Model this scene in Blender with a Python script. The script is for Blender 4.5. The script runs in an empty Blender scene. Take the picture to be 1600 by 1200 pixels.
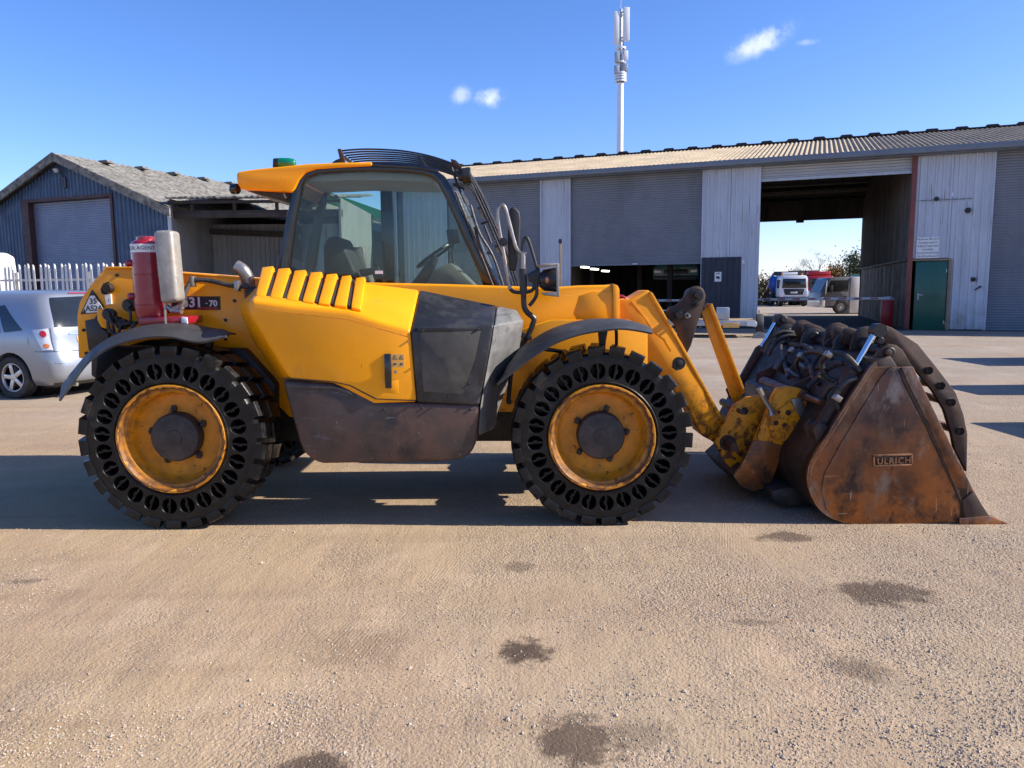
import bpy, bmesh, math, random
from mathutils import Vector, Matrix, noise as mnoise
R = math.radians
random.seed(7)
scene = bpy.context.scene
COL = scene.collection

# ------------------------------------------------------------------ camera, sky, sun, exposure
FPX, CAMH, PITCH, ROLL = 1200.0, 1.565, math.atan(147/1200), R(-0.5)
cam = bpy.data.cameras.new('camera'); camo = bpy.data.objects.new('camera', cam); COL.objects.link(camo)
CR = Matrix.Rotation(R(90)-PITCH, 3, 'X') @ Matrix.Rotation(ROLL, 3, 'Z')
camo.matrix_world = Matrix.Translation((0, 0, CAMH)) @ CR.to_4x4()
cam.sensor_width = 36; cam.lens = 36*FPX/1600; cam.clip_start = .05; cam.clip_end = 3000
scene.camera = camo

SUN_EL, SUN_AZ = R(33), R(-4.5)            # azimuth from +X towards +Y
SV = Vector((math.cos(SUN_EL)*math.cos(SUN_AZ), math.cos(SUN_EL)*math.sin(SUN_AZ), math.sin(SUN_EL)))
sun = bpy.data.lights.new('sun', 'SUN'); sun.energy = 5.0; sun.angle = R(.53); sun.color = (1, .93, .82)
suno = bpy.data.objects.new('sun', sun); COL.objects.link(suno); suno.rotation_euler = SV.to_track_quat('Z', 'Y').to_euler()
suno.location = SV*50

world = bpy.data.worlds.new('World'); scene.world = world; world.use_nodes = True
scene.view_settings.view_transform = 'Standard'; scene.view_settings.look = 'None'
scene.cycles.max_bounces = 7; scene.cycles.diffuse_bounces = 3; scene.cycles.glossy_bounces = 3; scene.cycles.transparent_max_bounces = 12
scene.view_settings.exposure = 0.82; scene.view_settings.gamma = 1

def ray(px, py):
    return CR @ Vector(((px-800)/FPX, -(py-600)/FPX, -1))
def W(px, py, Y):                           # point of the photo's ray at real depth Y
    d = ray(px, py); return Vector((0, 0, CAMH)) + d*(Y/d.y)
def G(px, py, z=0):                         # ground point
    d = ray(px, py); return Vector((0, 0, CAMH)) + d*((z-CAMH)/d.z)

def build_world():
    nt = world.node_tree; N = nt.nodes; L = nt.links; N.clear()
    out = N.new('ShaderNodeOutputWorld'); tc = N.new('ShaderNodeTexCoord')
    def math_(op, a, c):
        x = N.new('ShaderNodeMath'); x.operation = op
        for s, v in ((0, a), (1, c)):
            if isinstance(v, (int, float)): x.inputs[s].default_value = v
            else: L.new(v, x.inputs[s])
        return x.outputs[0]
    def dot(v):
        n = N.new('ShaderNodeVectorMath'); n.operation = 'DOT_PRODUCT'; n.inputs[1].default_value = v; L.new(tc.outputs['Generated'], n.inputs[0]); return n.outputs['Value']
    def sky_colour():
        sky = N.new('ShaderNodeTexSky'); sky.sky_type = 'NISHITA'; sky.sun_disc = False; sky.sun_elevation = SUN_EL; sky.sun_rotation = R(90)-SUN_AZ
        sky.altitude = 100; sky.air_density = .82; sky.dust_density = .5; sky.ozone_density = 3.0
        hs = N.new('ShaderNodeHueSaturation'); hs.inputs['Saturation'].default_value = 1.2; L.new(sky.outputs[0], hs.inputs['Color'])
        wb = N.new('ShaderNodeMix'); wb.data_type = 'RGBA'; wb.blend_type = 'MULTIPLY'; wb.inputs[0].default_value = 1
        L.new(hs.outputs[0], wb.inputs[6]); wb.inputs[7].default_value = (1.09, 1.0, 1.2, 1); return wb.outputs[2]
    bg = N.new('ShaderNodeBackground'); L.new(sky_colour(), bg.inputs[0]); bg2 = N.new('ShaderNodeBackground'); col = sky_colour()
    nz = N.new('ShaderNodeTexNoise'); nz.inputs['Scale'].default_value = 38; nz.inputs['Detail'].default_value = 6; nz.inputs['Roughness'].default_value = .62
    L.new(tc.outputs['Generated'], nz.inputs['Vector'])
    # small fair-weather clouds: direction, half width, half height, tilt, strength
    gate = None
    for (px, py, hw, hh, tilt, st) in ((763, 152, 28, 16, .05, .62), (722, 149, 19, 15, .6, .4), (1187, 66, 50, 19, .42, .6), (1262, 66, 16, 5, .1, .2)):
        d = ray(px, py).normalized(); right = (CR @ Vector((1, 0, 0))); up = right.cross(d)*1
        ur = (right*math.cos(tilt) + up*math.sin(tilt)); uu = (up*math.cos(tilt) - right*math.sin(tilt))
        if px in (763, 1187): g = math_('GREATER_THAN', dot(d), math.cos(.09)); gate = g if gate is None else math_('MAXIMUM', gate, g)
        a = math_('MULTIPLY', math_('SUBTRACT', dot(ur), ur.dot(d)), FPX/hw); b = math_('MULTIPLY', math_('SUBTRACT', dot(uu), uu.dot(d)), FPX/hh)
        sq = math_('SQRT', math_('ADD', math_('MULTIPLY', a, a), math_('MULTIPLY', b, b)), 0)
        sub = math_('ADD', math_('MULTIPLY', nz.outputs['Fac'], -4.2), sq)
        mr = N.new('ShaderNodeMapRange'); mr.interpolation_type = 'SMOOTHSTEP'; L.new(sub, mr.inputs['Value'])
        mr.inputs['From Min'].default_value = -.7; mr.inputs['From Max'].default_value = -2.3; mr.inputs['To Min'].default_value = 0; mr.inputs['To Max'].default_value = st
        mrd = N.new('ShaderNodeMapRange'); mrd.interpolation_type = 'SMOOTHSTEP'; L.new(sq, mrd.inputs['Value'])
        mrd.inputs['From Min'].default_value = 1.25; mrd.inputs['From Max'].default_value = .3
        mx = N.new('ShaderNodeMix'); mx.data_type = 'RGBA'; L.new(math_('MULTIPLY', mr.outputs[0], mrd.outputs[0]), mx.inputs[0]); L.new(col, mx.inputs[6]); mx.inputs[7].default_value = (6.6, 6.8, 7.6, 1)
        col = mx.outputs[2]
    L.new(col, bg2.inputs[0]); ms = N.new('ShaderNodeMixShader'); L.new(gate, ms.inputs[0]); L.new(bg.outputs[0], ms.inputs[1]); L.new(bg2.outputs[0], ms.inputs[2])
    for q in (bg, bg2): q.inputs[1].default_value = .114
    L.new(ms.outputs[0], out.inputs[0])
build_world()

# ------------------------------------------------------------------ materials
MATS = {}
def M(name, col, rough=.5, metal=0, var=.12, vscale=5, layers=(), bump=None, coat=0, spec=.5, stretch=None, rvar=.12, edge=None):
    """layers: (colour, scale, lo, hi, detail, stretch or None, roughness or None)"""
    m = bpy.data.materials.new(name); m.use_nodes = True; nt = m.node_tree; N = nt.nodes; L = nt.links
    b = N['Principled BSDF']; tc = N.new('ShaderNodeTexCoord')
    def vec(st):
        if not st: return tc.outputs['Object']
        mp = N.new('ShaderNodeMapping'); mp.inputs['Scale'].default_value = st; L.new(tc.outputs['Object'], mp.inputs[0]); return mp.outputs[0]
    def nz(scale, det=5, st=None, rg=.6):
        n = N.new('ShaderNodeTexNoise'); n.inputs['Scale'].default_value = scale; n.inputs['Detail'].default_value = det; n.inputs['Roughness'].default_value = rg
        L.new(vec(st), n.inputs['Vector']); return n.outputs['Fac']
    def mrange(v, a, bb, c, d):
        r = N.new('ShaderNodeMapRange'); L.new(v, r.inputs[0]); r.inputs[1].default_value = a; r.inputs[2].default_value = bb; r.inputs[3].default_value = c; r.inputs[4].default_value = d; return r.outputs[0]
    def mix(f, a, c):
        x = N.new('ShaderNodeMix'); x.data_type = 'RGBA'; L.new(f, x.inputs[0])
        for s, v in ((6, a), (7, c)):
            if isinstance(v, tuple): x.inputs[s].default_value = (*v, 1) if len(v) == 3 else v
            else: L.new(v, x.inputs[s])
        return x.outputs[2]
    f0 = mrange(nz(vscale, 4, stretch), .3, .7, 0, 1)
    c = mix(f0, tuple(x*(1-var) for x in col), tuple(min(1, x*(1+var)) for x in col))
    rr = mrange(nz(vscale*2.3, 3, stretch), .3, .7, max(0, rough-rvar), min(1, rough+rvar))
    for ly in layers:
        lc, sc, lo, hi, det = ly[:5]; st = ly[5] if len(ly) > 5 else None
        f = mrange(nz(sc, min(det, 6), st, .65), lo, hi, 0, 1)
        if len(ly) > 7 and ly[7]:                       # more of it low down, where stones and grit strike
            sz = N.new('ShaderNodeSeparateXYZ'); L.new(tc.outputs['Object'], sz.inputs[0]); k = mrange(sz.outputs[2], ly[7][0], ly[7][1], 1, 0)
            mm = N.new('ShaderNodeMath'); mm.operation = 'MULTIPLY'; L.new(f, mm.inputs[0]); L.new(k, mm.inputs[1]); f = mm.outputs[0]
        c = mix(f, c, lc)
        if len(ly) > 6 and ly[6] is not None:
            x = N.new('ShaderNodeMix'); L.new(f, x.inputs[0]); L.new(rr, x.inputs[2]); x.inputs[3].default_value = ly[6]; rr = x.outputs[0]
    if edge:                                            # paint or scale rubbed off along corners
        bv = N.new('ShaderNodeBevel'); bv.samples = 4; bv.inputs['Radius'].default_value = edge[1]; ge = N.new('ShaderNodeNewGeometry')
        dp = N.new('ShaderNodeVectorMath'); dp.operation = 'DOT_PRODUCT'; L.new(bv.outputs[0], dp.inputs[0]); L.new(ge.outputs['Normal'], dp.inputs[1])
        k = mrange(dp.outputs['Value'], .99, .90, 0, 1); mm = N.new('ShaderNodeMath'); mm.operation = 'MULTIPLY'; L.new(k, mm.inputs[0]); L.new(mrange(nz(14, 4), .38, .62, 0, 1), mm.inputs[1]); c = mix(mm.outputs[0], c, edge[0])
    L.new(c, b.inputs['Base Color']); L.new(rr, b.inputs['Roughness'])
    b.inputs['Metallic'].default_value = metal; b.inputs['Coat Weight'].default_value = coat; b.inputs['Coat Roughness'].default_value = .15
    b.inputs['Specular IOR Level'].default_value = spec
    if bump:
        bp = N.new('ShaderNodeBump'); bp.inputs['Strength'].default_value = bump[1]; bp.inputs['Distance'].default_value = bump[2] if len(bump) > 2 else .01
        L.new(nz(bump[0], 4, stretch), bp.inputs['Height']); L.new(bp.outputs[0], b.inputs['Normal'])
    MATS[name] = m; return m

def glass_mat(name, tint, refl=.9, rough=.02):
    m = bpy.data.materials.new(name); m.use_nodes = True; N = m.node_tree.nodes; L = m.node_tree.links; N.clear()
    o = N.new('ShaderNodeOutputMaterial'); t = N.new('ShaderNodeBsdfTransparent'); g = N.new('ShaderNodeBsdfGlossy'); x = N.new('ShaderNodeMixShader')
    fr = N.new('ShaderNodeFresnel'); fr.inputs[0].default_value = 1.5
    mm = N.new('ShaderNodeMath'); mm.operation = 'MULTIPLY'; mm.inputs[1].default_value = refl*1.7; L.new(fr.outputs[0], mm.inputs[0])
    t.inputs[0].default_value = (*tint, 1); g.inputs[0].default_value = (1, 1, 1, 1); g.inputs[1].default_value = rough
    # thin film of dust
    df = N.new('ShaderNodeBsdfDiffuse'); df.inputs[0].default_value = (.5, .48, .42, 1); x2 = N.new('ShaderNodeMixShader')
    nz = N.new('ShaderNodeTexNoise'); nz.inputs['Scale'].default_value = 3; nz.inputs['Detail'].default_value = 6
    tc = N.new('ShaderNodeTexCoord'); L.new(tc.outputs['Object'], nz.inputs[0])
    mr = N.new('ShaderNodeMapRange'); L.new(nz.outputs[0], mr.inputs[0]); mr.inputs[1].default_value = .35; mr.inputs[2].default_value = .8; mr.inputs[3].default_value = .0; mr.inputs[4].default_value = .014
    L.new(mm.outputs[0], x.inputs[0]); L.new(t.outputs[0], x.inputs[1]); L.new(g.outputs[0], x.inputs[2])
    L.new(mr.outputs[0], x2.inputs[0]); L.new(x.outputs[0], x2.inputs[1]); L.new(df.outputs[0], x2.inputs[2]); L.new(x2.outputs[0], o.inputs[0])
    MATS[name] = m; return m

def emis(name, col, s):
    m = bpy.data.materials.new(name); m.use_nodes = True; b = m.node_tree.nodes['Principled BSDF']
    b.inputs['Emission Color'].default_value = (*col, 1); b.inputs['Emission Strength'].default_value = s; b.inputs['Base Color'].default_value = (*col, 1); MATS[name] = m

RUST = (.16, .055, .022); RUSTD = (.06, .026, .015); DIRT = (.2, .15, .1)
YEL = (.90, .345, .001)
M('yellow', YEL, .36, 0, .04, 3, [((.78, .29, .002), 2.2, .45, .8, 6), ((.30, .12, .02), 34, .70, .76, 4, None, .7), ((.42, .2, .04), 5, .66, .95, 8, (1, 1, .5), .6), ((.34, .2, .07), 2.6, .42, .8, 6, None, .8, (.45, 1.15)), ((.95, .55, .12), 30, .71, .74, 3, (.12, 1, 1), .5), ((.3, .13, .02), 26, .72, .75, 3, (1, 1, .1), .7)], (140, .03, .003), coat=.1, spec=.35)
M('yellow_worn', (.80, .31, .002), .42, 0, .06, 4, [((.60, .23, .008), 5, .42, .75, 6, None, .6), (RUSTD, 42, .66, .70, 5, None, .85), (RUST, 15, .50, .57, 6, (1, 1, .6), .85, (.4, .95)), (RUSTD, 23, .54, .60, 6, None, .85, (.35, .92)), ((.25, .15, .07), 4, .58, .9, 6, None, .8, (.3, 1.2))], (60, .1, .004), spec=.35, edge=((.11, .05, .025), .010))
M('mudguard', (.033, .033, .034), .62, 0, .2, 6, [((.11, .105, .10), 4, .5, .85, 9, None, .7), ((.02, .02, .02), 7, .6, .8, 6)], (120, .08, .003))
M('rust', (.12, .048, .022), .36, .3, .3, 5, [((.40, .125, .02), 2.4, .34, .58, 6, None, .33, (.1, .8)), ((.20, .12, .07), 3.0, .55, .72, 6, (1, 1, .5), .38), ((.05, .026, .016), 3.6, .47, .62, 6, None, .5), ((.36, .14, .04), 9, .56, .72, 6, None, .45, (.05, .6)), ((.035, .02, .014), 14, .60, .68, 6, (1, 1, .5), .6), ((.25, .18, .13), 4.5, .56, .68, 6, (1, 1, .6), .3), ((.45, .33, .23), 26, .67, .71, 4, (1, 1, .12), .3), ((.42, .3, .2), 22, .69, .72, 3, (.1, 1, 1), .3)], (38, .25, .004), edge=((.42, .27, .17), .012))
M('rust_light', (.30, .15, .075), .4, .4, .25, 12, [((.1, .045, .02), 18, .5, .65, 5)])
M('rust_dark', (.058, .034, .023), .6, .3, .35, 7, [((.13, .06, .03), 5, .52, .75, 9, None, .8), ((.022, .018, .016), 4, .5, .7, 8, None, .5), ((.16, .12, .09), 9, .62, .82, 8, None, .85)], (50, .25, .004))
M('black_steel', (.022, .021, .021), .5, .2, .3, 8, [((.09, .06, .04), 7, .58, .8, 9, None, .8), ((.11, .095, .08), 3, .58, .85, 8, None, .85)], (60, .12, .003))
M('plastic', (.019, .0192, .02), .42, 0, .25, 6, [((.09, .086, .08), 4, .5, .85, 9, None, .7), ((.22, .2, .18), 60, .66, .74, 4, None, .7)], (120, .1, .003))
M('plastic_grey', (.14, .139, .136), .6, 0, .2, 8, [((.22, .215, .2), 5, .5, .75, 9, (1, 1, 2), .7), ((.06, .06, .06), 6, .55, .7, 8), ((.4, .38, .35), 55, .64, .74, 5, None, .7)], (90, .18, .004))
M('belly', (.035, .031, .029), .45, 0, .3, 4, [((.10, .05, .032), 2.3, .36, .56, 8, None, .5, (.45, 1.5)), ((.018, .017, .017), 3.1, .50, .64, 8, None, .4), ((.10, .095, .09), 24, .62, .70, 4, (.3, 1, 1), .6), ((.28, .2, .16), 50, .66, .74, 5, (1, 1, .4), .6)], (70, .12, .004))
M('rubber', (.007, .0071, .0075), .34, 0, .35, 9, [((.03, .028, .026), 6, .5, .85, 9, None, .6), ((.10, .085, .065), 5.1, .58, .85, 9, None, .9)], (80, .2, .004), spec=.3)
M('hub', (.042, .037, .035), .55, .3, .35, 12, [((.11, .075, .055), 9, .52, .75, 9, None, .7), ((.17, .15, .13), 30, .64, .74, 6)], (60, .2, .004))
M('black', (.012, .012, .013), .4, 0, .2, 6, [((.05, .045, .04), 6, .55, .9, 8, None, .7)])
M('gloss_black', (.008, .008, .009), .16, 0, .2, 6, [((.05, .045, .04), 5, .6, .95, 8, None, .5)], coat=.4)
M('steel', (.3, .28, .26), .38, .8, .25, 10, [((.18, .12, .08), 8, .58, .78, 8, None, .7)], (50, .08, .003))
M('chrome', (.75, .78, .82), .07, 1, .04)
M('shield', (.34, .315, .275), .45, .35, .15, 9, [((.3, .26, .21), 14, .45, .75, 9, None, .6), ((.62, .58, .52), 50, .6, .72, 5)], (150, .2, .003))
M('red', (.27, .006, .02), .34, 0, .12, 5, [((.22, .006, .018), 4, .5, .75, 7), ((.55, .35, .3), 60, .74, .78, 3)], coat=.4)
M('white_label', (.72, .72, .7), .5, 0, .06, 9)
M('ink', (.012, .012, .014), .5, 0, .05)
M('ink_red', (.5, .02, .02), .5, 0, .05)
M('pale_grey', (.62, .63, .64), .45, 0, .06)
M('warning_yellow', (.72, .42, .12), .5, 0, .08)
M('green_lens', (.0, .16, .075), .12, 0, .1, 5, coat=.6)
M('red_lens', (.45, .01, .012), .12, 0, .1, 5, coat=.6)
M('clear_lens', (.62, .62, .64), .1, .2, .15, 30, coat=.6)
M('amber_lens', (.55, .16, .03), .15, 0, .1, coat=.5)
M('seat', (.018, .019, .02), .8, 0, .15, 10)
M('headliner', (.42, .42, .38), .85, 0, .08)
M('cabgrey', (.14, .14, .135), .7, 0, .15)
glass_mat('cab_glass', (.82, .89, .86), .32)
glass_mat('dark_glass', (.10, .12, .13), 1.0)
M('car_glass', (.012, .015, .017), .06, 0, .2, 4, coat=.5)
M('silver', (.28, .31, .355), .30, .5, .02, 1, coat=.5, rvar=.02)
M('alloy', (.5, .5, .5), .35, .8, .1)
M('car_tyre', (.02, .02, .021), .7, 0, .2, 8, [((.1, .09, .08), 5, .55, .85, 8)])
M('fence_white', (.60, .59, .55), .5, 0, .08, 6, [((.45, .42, .38), 3, .6, .85, 8)])
M('blue_clad', (.028, .058, .115), .45, .1, .12, 1.2, [((.05, .085, .14), 1.5, .5, .8, 7, (1, 1, .3)), ((.3, .34, .38), 2.5, .76, .8, 7)], None)
M('brown_steel', (.055, .02, .018), .6, 0, .2, 3)
M('shutter_blue', (.19, .23, .31), .45, .3, .08, 1, [((.13, .16, .21), .8, .5, .8, 6, (1, 1, .3))])
M('shutter_grey', (.185, .20, .225), .45, .3, .08, 1, [((.13, .14, .155), .7, .5, .8, 6, (1, 1, .3)), ((.3, .31, .33), 1.5, .7, .85, 6)])
M('shutter_pale', (.40, .42, .44), .45, .3, .08, 1)
M('clad_white', (.50, .53, .58), .5, .1, .06, .8, [((.36, .38, .42), .9, .45, .8, 8, (2.5, 2.5, .25)), ((.42, .38, .32), 1.6, .66, .85, 8, (2, 2, .4)), ((.22, .19, .17), 9, .73, .77, 7), ((.30, .25, .18), 2.2, .38, .62, 6, (1, 1, .6), .7, (0, 1.1)), ((.23, .16, .11), 5, .60, .72, 5, (3, 3, .15))])
M('clad_navy', (.02, .028, .045), .5, .1, .15, 1)
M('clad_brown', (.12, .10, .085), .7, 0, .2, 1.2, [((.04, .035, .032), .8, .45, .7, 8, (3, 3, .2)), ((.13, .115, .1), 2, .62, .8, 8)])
M('clad_old', (.2, .2, .195), .6, .1, .12, 1, [((.26, .25, .23), 1.2, .45, .75, 8, (2, 2, .3))])
M('gutter', (.16, .185, .22), .5, .1, .1, 1, [((.1, .11, .13), 1, .5, .8, 6)])
M('roof_sheet', (.36, .285, .19), .9, 0, .22, 1.6, [((.22, .18, .13), .9, .45, .72, 10), ((.42, .36, .26), 7, .55, .78, 8), ((.13, .115, .09), 3.2, .62, .8, 9)], (16, .35, .03))
M('roof_moss', (.2, .188, .162), .95, 0, .3, 2.2, [((.09, .085, .07), 4.5, .48, .60, 6), ((.32, .30, .25), 6, .56, .66, 6), ((.13, .12, .06), 1.6, .60, .75, 6), ((.05, .047, .04), 11, .60, .66, 4)], (9, .3, .03))
M('dark_wood', (.03, .024, .02), .8, 0, .25, 2)
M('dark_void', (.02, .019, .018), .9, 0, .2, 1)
M('concrete', (.22, .21, .19), .9, 0, .15, 1.5, [((.12, .11, .10), .8, .5, .8, 8)], (30, .3, .01))
M('asphalt', (.06, .058, .056), .9, 0, .25, 1.2, [((.12, .11, .1), .5, .5, .8, 8)], (60, .4, .01))
M('door_green', (.006, .085, .052), .4, 0, .1, 1.5, [((.01, .06, .04), 2, .5, .8, 6)], coat=.2)
M('door_red_frame', (.20, .055, .04), .6, 0, .15, 2)
M('timber', (.26, .19, .12), .8, 0, .2, 3)
M('barrier_red', (.36, .008, .012), .4, 0, .1, 2)
M('barrier_white', (.7, .7, .7), .45, 0, .06, 3)
M('barrier_band', (.4, .03, .03), .45, 0, .08, 3)
M('galv', (.42, .43, .44), .45, .6, .15, 6)
M('mast_white', (.74, .76, .78), .4, 0, .05, 1)
M('truck_white', (.72, .73, .74), .35, 0, .05, 1, coat=.3)
M('truck_red', (.42, .012, .014), .35, 0, .08, 1, coat=.3)
M('truck_grey', (.15, .16, .18), .35, .2, .06, 1, coat=.3)
M('truck_blue', (.012, .09, .42), .4, 0, .1, 1)
M('truck_dark', (.022, .023, .026), .5, 0, .2, 2)
M('truck_green', (.04, .2, .12), .5, 0, .1, 1)
M('roof_green', (.01, .3, .11), .5, 0, .1, 1)
M('teal', (.01, .14, .16), .3, 0, .08, 1, coat=.4)
M('bark', (.12, .09, .065), .9, 0, .25, 4)
M('twig_leaf', (.16, .13, .06), .9, 0, .3, .6)
M('leaf', (.065, .085, .03), .8, 0, .35, .5)
M('leaf_autumn', (.22, .12, .03), .8, 0, .35, .5)
M('hedge_leaf', (.11, .095, .05), .85, 0, .4, .4)
M('stone', (.42, .34, .26), .95, 0, .3, 30, [((.55, .49, .41), 9, .6, .7, 3), ((.22, .195, .175), 7, .58, .66, 3)])
M('caster_paint', (.05, .09, .16), .5, .1, .15, 2, [(RUST, 4, .6, .7, 8)])
M('hose', (.02, .02, .021), .55, 0, .2, 20, [((.12, .1, .08), 9, .5, .8, 6)])
emis('strip', (1, .95, .8), 3)

# ------------------------------------------------------------------ mesh helpers
class MB:
    def __init__(s): s.v = []; s.f = []; s.m = []
    def add(s, vs, fs, mi=0):
        o = len(s.v); s.v += [tuple(x) for x in vs]; s.f += [tuple(i+o for i in f) for f in fs]; s.m += [mi]*len(fs); return s
    def box(s, c, d, rot=None, mi=0, taper=1):
        x, y, z = d[0]/2, d[1]/2, d[2]/2
        vs = [Vector((a*x*(taper if k > 0 else 1), b*y*(taper if k > 0 else 1), k*z)) for k in (-1, 1) for a, b in ((-1, -1), (1, -1), (1, 1), (-1, 1))]
        if rot is not None: vs = [rot @ v for v in vs]
        return s.add([v+Vector(c) for v in vs], [(3, 2, 1, 0), (4, 5, 6, 7), (0, 1, 5, 4), (1, 2, 6, 5), (2, 3, 7, 6), (3, 0, 4, 7)], mi)
    def prism(s, pts, y0, y1, mi=0):                  # pts: (x,z) outline extruded along y
        n = len(pts); a = sum(pts[i][0]*pts[(i+1) % n][1]-pts[(i+1) % n][0]*pts[i][1] for i in range(n))
        if a < 0: pts = pts[::-1]
        vs = [(p[0], y0, p[1]) for p in pts]+[(p[0], y1, p[1]) for p in pts]
        fs = [tuple(range(n)), tuple(range(2*n-1, n-1, -1))]+[(j, i, n+i, n+j) for i in range(n) for j in ((i+1) % n,)]
        return s.add(vs, fs, mi)
    def tube(s, path, r, seg=10, cap=True, mi=0):
        path = [Vector(p) for p in path]; n = len(path); rs = r if isinstance(r, (list, tuple)) else [r]*n
        vs = []; up = None
        for i, p in enumerate(path):
            t = (path[min(i+1, n-1)]-path[max(i-1, 0)]).normalized()
            if up is None: up = t.orthogonal().normalized()
            up = (up - t*up.dot(t)).normalized(); bi = t.cross(up)
            vs += [p+(up*math.cos(2*math.pi*k/seg)+bi*math.sin(2*math.pi*k/seg))*rs[i] for k in range(seg)]
        fs = [(i*seg+k, i*seg+(k+1) % seg, (i+1)*seg+(k+1) % seg, (i+1)*seg+k) for i in range(n-1) for k in range(seg)]
        if cap: fs += [tuple(range(seg-1, -1, -1)), tuple((n-1)*seg+k for k in range(seg))]
        return s.add(vs, fs, mi)
    def cyl(s, a, b, r, seg=20, mi=0): return s.tube([a, b], r, seg, True, mi)
    def lathe(s, prof, seg=64, c=(0, 0, 0), mi=0, closed=False):   # prof (r,y) about the y axis
        vs = []; n = len(prof)
        for r, y in prof: vs += [(c[0]+r*math.cos(2*math.pi*k/seg), c[1]+y, c[2]+r*math.sin(2*math.pi*k/seg)) for k in range(seg)]
        fs = [(i*seg+k, (i+1)*seg+k, (i+1)*seg+(k+1) % seg, i*seg+(k+1) % seg) for i in range(n-1) for k in range(seg)]
        return s.add(vs, fs, mi)
    def grid(s, rows, mi=0, closed=False):
        n = len(rows[0]); vs = [p for r in rows for p in r]
        fs = [(i*n+k, i*n+k+1, (i+1)*n+k+1, (i+1)*n+k) for i in range(len(rows)-1) for k in range(n-1)]
        return s.add(vs, fs, mi)
    def build(s, name, mats, parent=None, bevel=0, seg=2, ang=35, solid=0, loc=None, recalc=True, world=True, weld=0, bang=None):
        me = bpy.data.meshes.new(name)
        off = BASE.get(parent.name, Vector()) if (parent is not None and world) else Vector()
        me.from_pydata([tuple(Vector(v)-off) for v in s.v], [], s.f)
        mats = mats if isinstance(mats, (list, tuple)) else [mats]
        for m in mats: me.materials.append(MATS[m])
        for p, i in zip(me.polygons, s.m): p.material_index = i
        bm = bmesh.new(); bm.from_mesh(me)
        if weld: bmesh.ops.remove_doubles(bm, verts=bm.verts, dist=weld)
        if recalc: bmesh.ops.recalc_face_normals(bm, faces=bm.faces)
        if solid: bmesh.ops.solidify(bm, geom=bm.faces[:], thickness=solid)
        if bevel:
            eds = [e for e in bm.edges if len(e.link_faces) == 2 and e.calc_face_angle(0) > R(bang or 22)]
            bmesh.ops.bevel(bm, geom=eds, offset=bevel, segments=seg, affect='EDGES', profile=.5, clamp_overlap=True)
        bm.to_mesh(me); bm.free()
        me.shade_smooth(); me.set_sharp_from_angle(angle=R(ang))
        return link(name, me, parent, loc)
BASE = {}
def link(name, me, parent=None, loc=None):
    o = bpy.data.objects.new(name, me); COL.objects.link(o)
    if parent is not None:
        o.parent = parent
        BASE[o.name] = BASE.get(parent.name, Vector())
    if loc is not None: o.location = loc
    return o
def thing(name, label, cat, base=(0, 0, 0), rotz=0, group=None):
    o = bpy.data.objects.new(name, None); COL.objects.link(o); o.empty_display_size = .1
    o.location = base; o.rotation_euler = (0, 0, rotz); BASE[o.name] = Vector(base) if rotz == 0 else Vector()
    tag(o, label, cat, group); return o
def tag(o, label, cat, group=None):
    o['label'] = label; o['category'] = cat
    if group: o['group'] = group
    return o
def struct(o): o['kind'] = 'structure'; return o
def px2(pts, Y): return [((p := W(a, b, Y)).x, p.z) for a, b in pts]
def PR(name, pts, y0, y1, mat, parent, bevel=.008, seg=2, **k):     # outline given at depth y0, extruded to y1
    return MB().prism(px2(pts, y0), y0, y1).build(name, mat, parent, bevel, seg, **k)
def smooth_path(pts, n=6):
    pts = [Vector(p) for p in pts]; out = []
    for i in range(len(pts)-1):
        p0, p1, p2, p3 = pts[max(i-1, 0)], pts[i], pts[i+1], pts[min(i+2, len(pts)-1)]
        for k in range(n):
            t = k/n; out.append(.5*((2*p1)+(p2-p0)*t+(2*p0-5*p1+4*p2-p3)*t*t+(3*p1-p0-3*p2+p3)*t**3))
    return out+[pts[-1]]
def TP(name, pts, r, mat, parent, seg=10, n=6):                     # tube along (px,py,Y) points
    return MB().tube(smooth_path([W(*p) for p in pts], n), r, seg).build(name, mat, parent)
def text_mesh(txt, size, depth=.002, align='CENTER', spacing=1.0, bold=0):
    cu = bpy.data.curves.new('t', 'FONT'); cu.body = txt; cu.size = size; cu.extrude = depth; cu.align_x = align; cu.align_y = 'CENTER'; cu.space_character = spacing; cu.offset = bold; cu.resolution_u = 3
    o = bpy.data.objects.new('t', cu); COL.objects.link(o); dg = bpy.context.evaluated_depsgraph_get(); dg.update()
    me = bpy.data.meshes.new_from_object(o.evaluated_get(dg)); bpy.data.objects.remove(o); bpy.data.curves.remove(cu); return me
def text(name, txt, size, fn, mat, parent, depth=.001, world=True, **k):   # fn maps (x,y,z) of the flat text to a point
    me = text_mesh(txt, size, depth, **k); me.name = name
    off = BASE.get(parent.name, Vector()) if world else Vector()
    for v in me.vertices: v.co = Vector(fn(*v.co))-off
    me.materials.clear(); me.materials.append(MATS[mat]); return link(name, me, parent)
def flat(cx, Y, cz, rot=0):                                               # text on a plane facing -y
    c, s = math.cos(rot), math.sin(rot)
    return lambda x, y, z: (cx+x*c-y*s, Y-z, cz+x*s+y*c)

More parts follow.
